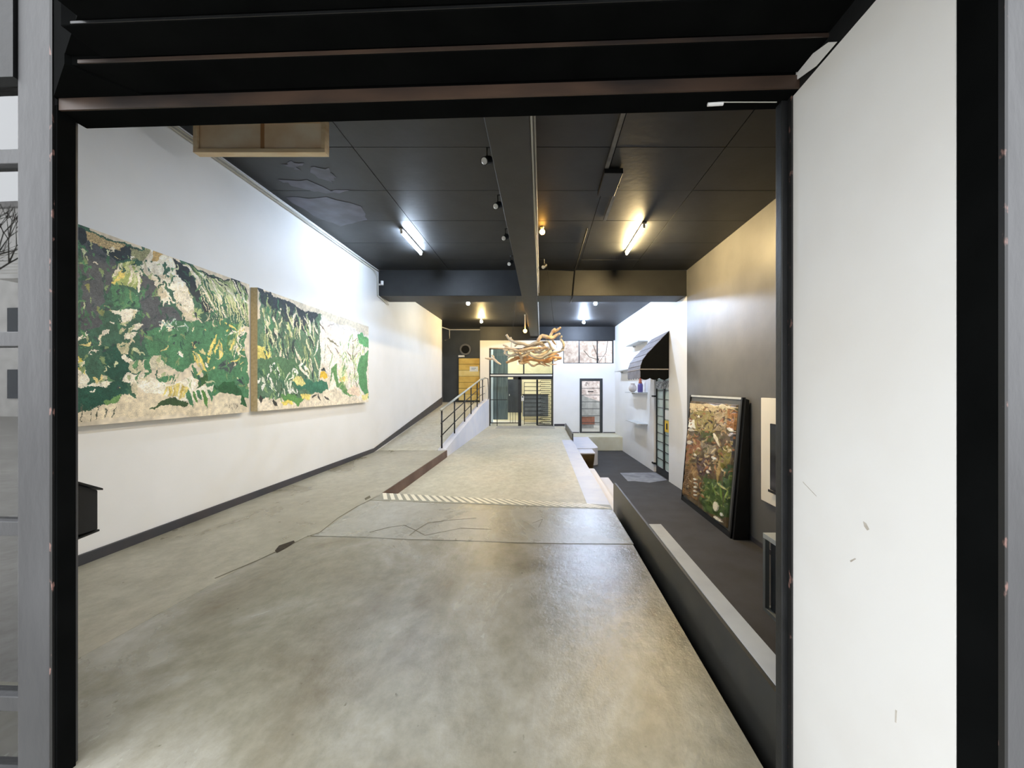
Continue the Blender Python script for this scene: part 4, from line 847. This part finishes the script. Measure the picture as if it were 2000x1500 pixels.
# ------------------------------------------------------------------ driftwood chandelier
t = thing('chandelier', 'hanging chandelier of tangled driftwood branches in front of the gate', 'chandelier', (.3, 9.5, 2.6))
CY = 9.5
def cp(cx, cy, dy=0):
    x, y = 935+cx/11.11, 630+cy/11.11; Y = CY+dy; return ((x-1057)/760*Y, Y, EYE-(y-757)*Y/760)
rc = random.Random(11)
def branch(P, w, m, dy=None):
    dy = rc.uniform(-.35, .35) if dy is None else dy
    pts = [Vector(cp(x, y, dy+rc.uniform(-.06, .06))) for x, y in P]
    out = []
    for i in range(len(pts)-1):       # Catmull-Rom
        p0, p1, p2, p3 = pts[max(i-1, 0)], pts[i], pts[i+1], pts[min(i+2, len(pts)-1)]
        for k in range(4):
            f = k/4; out.append(.5*((2*p1)+(p2-p0)*f+(2*p0-5*p1+4*p2-p3)*f*f+(3*p1-p0-3*p2+p3)*f**3))
    out.append(pts[-1]); n = len(out)
    rad = [w*1.25*(.5+.6*math.sin(math.pi*(.15+.8*i/(n-1))))*rc.uniform(.88, 1.12) for i in range(n)]
    obj('branch', MB().tube(out, rad, 7), m, t, smooth=True)
wd, w2, w3 = M['wood'], M['wood2'], M['wood3']
branch([(600, 265), (680, 370), (820, 440), (960, 460), (1090, 500), (1250, 440), (1400, 470), (1440, 560)], .03, w3)
branch([(690, 320), (740, 410), (830, 460), (780, 520)], .022, w3)
branch([(560, 545), (700, 570), (860, 610), (1000, 590), (1130, 560), (1300, 550), (1450, 560)], .026, wd)
branch([(230, 555), (450, 560), (620, 575), (760, 590)], .012, wd)
branch([(560, 600), (600, 690), (720, 720), (860, 690), (920, 800)], .02, w3)
branch([(550, 690), (570, 620), (650, 590)], .016, w3)
branch([(600, 870), (760, 800), (900, 760), (1020, 740), (1150, 790), (1300, 820), (1500, 850), (1600, 800)], .034, w2)
branch([(860, 850), (1000, 820), (1150, 790), (1260, 800), (1330, 900)], .03, w2)
branch([(880, 880), (960, 890), (1060, 860), (1130, 920), (1200, 940), (1290, 900), (1380, 910), (1450, 945)], .018, wd)
branch([(940, 740), (1080, 690), (1200, 740), (1350, 770), (1480, 700), (1600, 650), (1720, 640), (1840, 600)], .024, w3)
branch([(1100, 590), (1220, 650), (1340, 610), (1420, 560), (1440, 500)], .024, wd)
branch([(1280, 440), (1310, 350), (1380, 290), (1500, 320), (1600, 330), (1700, 270), (1760, 240)], .036, wd, -.1)
branch([(1540, 310), (1600, 200), (1650, 150), (1640, 190), (1720, 150), (1780, 100)], .03, wd, -.1)
branch([(1580, 340), (1610, 400), (1640, 440), (1680, 480)], .02, wd)
branch([(1800, 295), (1780, 360), (1830, 440), (1840, 520), (1800, 600), (1740, 650)], .024, w3)
branch([(1460, 850), (1540, 800), (1580, 740), (1530, 720), (1640, 690), (1740, 710)], .034, w2)
branch([(1600, 760), (1700, 770), (1800, 770)], .034, w2)
branch([(1640, 830), (1720, 780), (1780, 760)], .026, wd)
branch([(140, 770), (240, 785), (320, 790), (400, 860), (480, 910)], .022, wd)
branch([(280, 710), (325, 750), (320, 800)], .018, wd)
branch([(1200, 740), (1330, 720), (1470, 640), (1520, 570)], .03, w3)
branch([(870, 620), (900, 700), (930, 780), (920, 900)], .03, wd)
branch([(1460, 400), (1520, 430), (1560, 520), (1640, 600)], .022, w3)
branch([(620, 780), (740, 690), (900, 640), (1040, 680)], .016, w3)
branch([(1000, 600), (1100, 520), (1200, 480), (1330, 480), (1420, 520)], .02, wd)
branch([(1330, 720), (1420, 820), (1500, 770), (1580, 720)], .022, w2)
for k in range(26):
    x = rc.uniform(480, 1450); y = rc.uniform(470, 860); a = rc.uniform(-.5, .5); L = rc.uniform(160, 360)
    P_ = [(x, y), (x+L*.35*math.cos(a), y+L*.35*math.sin(a)+rc.uniform(-40, 40)), (x+L*.7*math.cos(a), y+L*.7*math.sin(a)+rc.uniform(-40, 40)), (min(x+L*math.cos(a), 1800), y+L*math.sin(a))]
    branch(P_, rc.uniform(.010, .019), [w3, w3, wd][k % 3])
for x in (700, 1300, 1700):
    a = Vector(cp(x, 560)); obj('wire', MB().tube([a, (a.x*.6-.1, CY, CZ if CY < BY0 else CZ2)], .004, 4), M['black2'], t)

# ------------------------------------------------------------------ street behind the camera
struct('floor', B(-36, 10, -17, 1.2, -.16, -.004), M['pave'], 'street paving outside the entrance')
bd = thing('street_building', 'pale rendered building across the street mirrored in the window glass', 'building', (-14, -10, 0))
obj('wall', B(-34, -8, -17, -16, 0, 11.5), M['facade'], bd); obj('roof', B(-34.3, -7.8, -17.2, -15.8, 11.5, 11.8), M['grey'], bd)
for k in range(5):
    for zz_ in (1.0, 4.4): obj('window', B(-31+k*4.2, -29.2+k*4.2, -15.99, -15.95, zz_, zz_+1.6), M['glasswin'], bd)
bl = obj('balcony', B(-30, -14, -15.95, -14.9, 7.3, 7.5), M['facade'], bd)
mb = MB()
for k in range(8): mb.tube([(-30, -14.95, 7.6+k*.16), (-14, -14.95, 7.6+k*.16)], .03, 5)
obj('balcony_rail', mb, M['pipe'], bd)
for k, (bx, by) in enumerate(((-24, -10.5),)):
    tt_ = thing('street_tree', 'bare street tree before the pale building, mirrored in the window glass', 'tree', (bx, by, 0))
    obj('trunk', MB().tube([(bx, by, 0), (bx+.1, by, 2.5), (bx-.1, by, 4.5)], [.16, .13, .1], 8), M['bark'], tt_)
    mb = MB()
    def grow(p, dirv, L, r_, dep):
        q = p+dirv*L; mb.tube([p, q], [r_, r_*.6], 5)
        if dep:
            for _ in range(3):
                d2 = (dirv+Vector((rc.uniform(-.7, .7), rc.uniform(-.7, .7), rc.uniform(-.1, .5)))).normalized(); grow(q, d2, L*.75, r_*.6, dep-1)
    for _ in range(4): grow(Vector((bx-.1, by, 4.3)), Vector((rc.uniform(-.7, .7), rc.uniform(-.7, .7), 1)).normalized(), 1.7, .07, 4)
    o = obj('branches', mb, M['bark'], tt_); o['kind'] = 'stuff'
print('objects', len(bpy.data.objects))
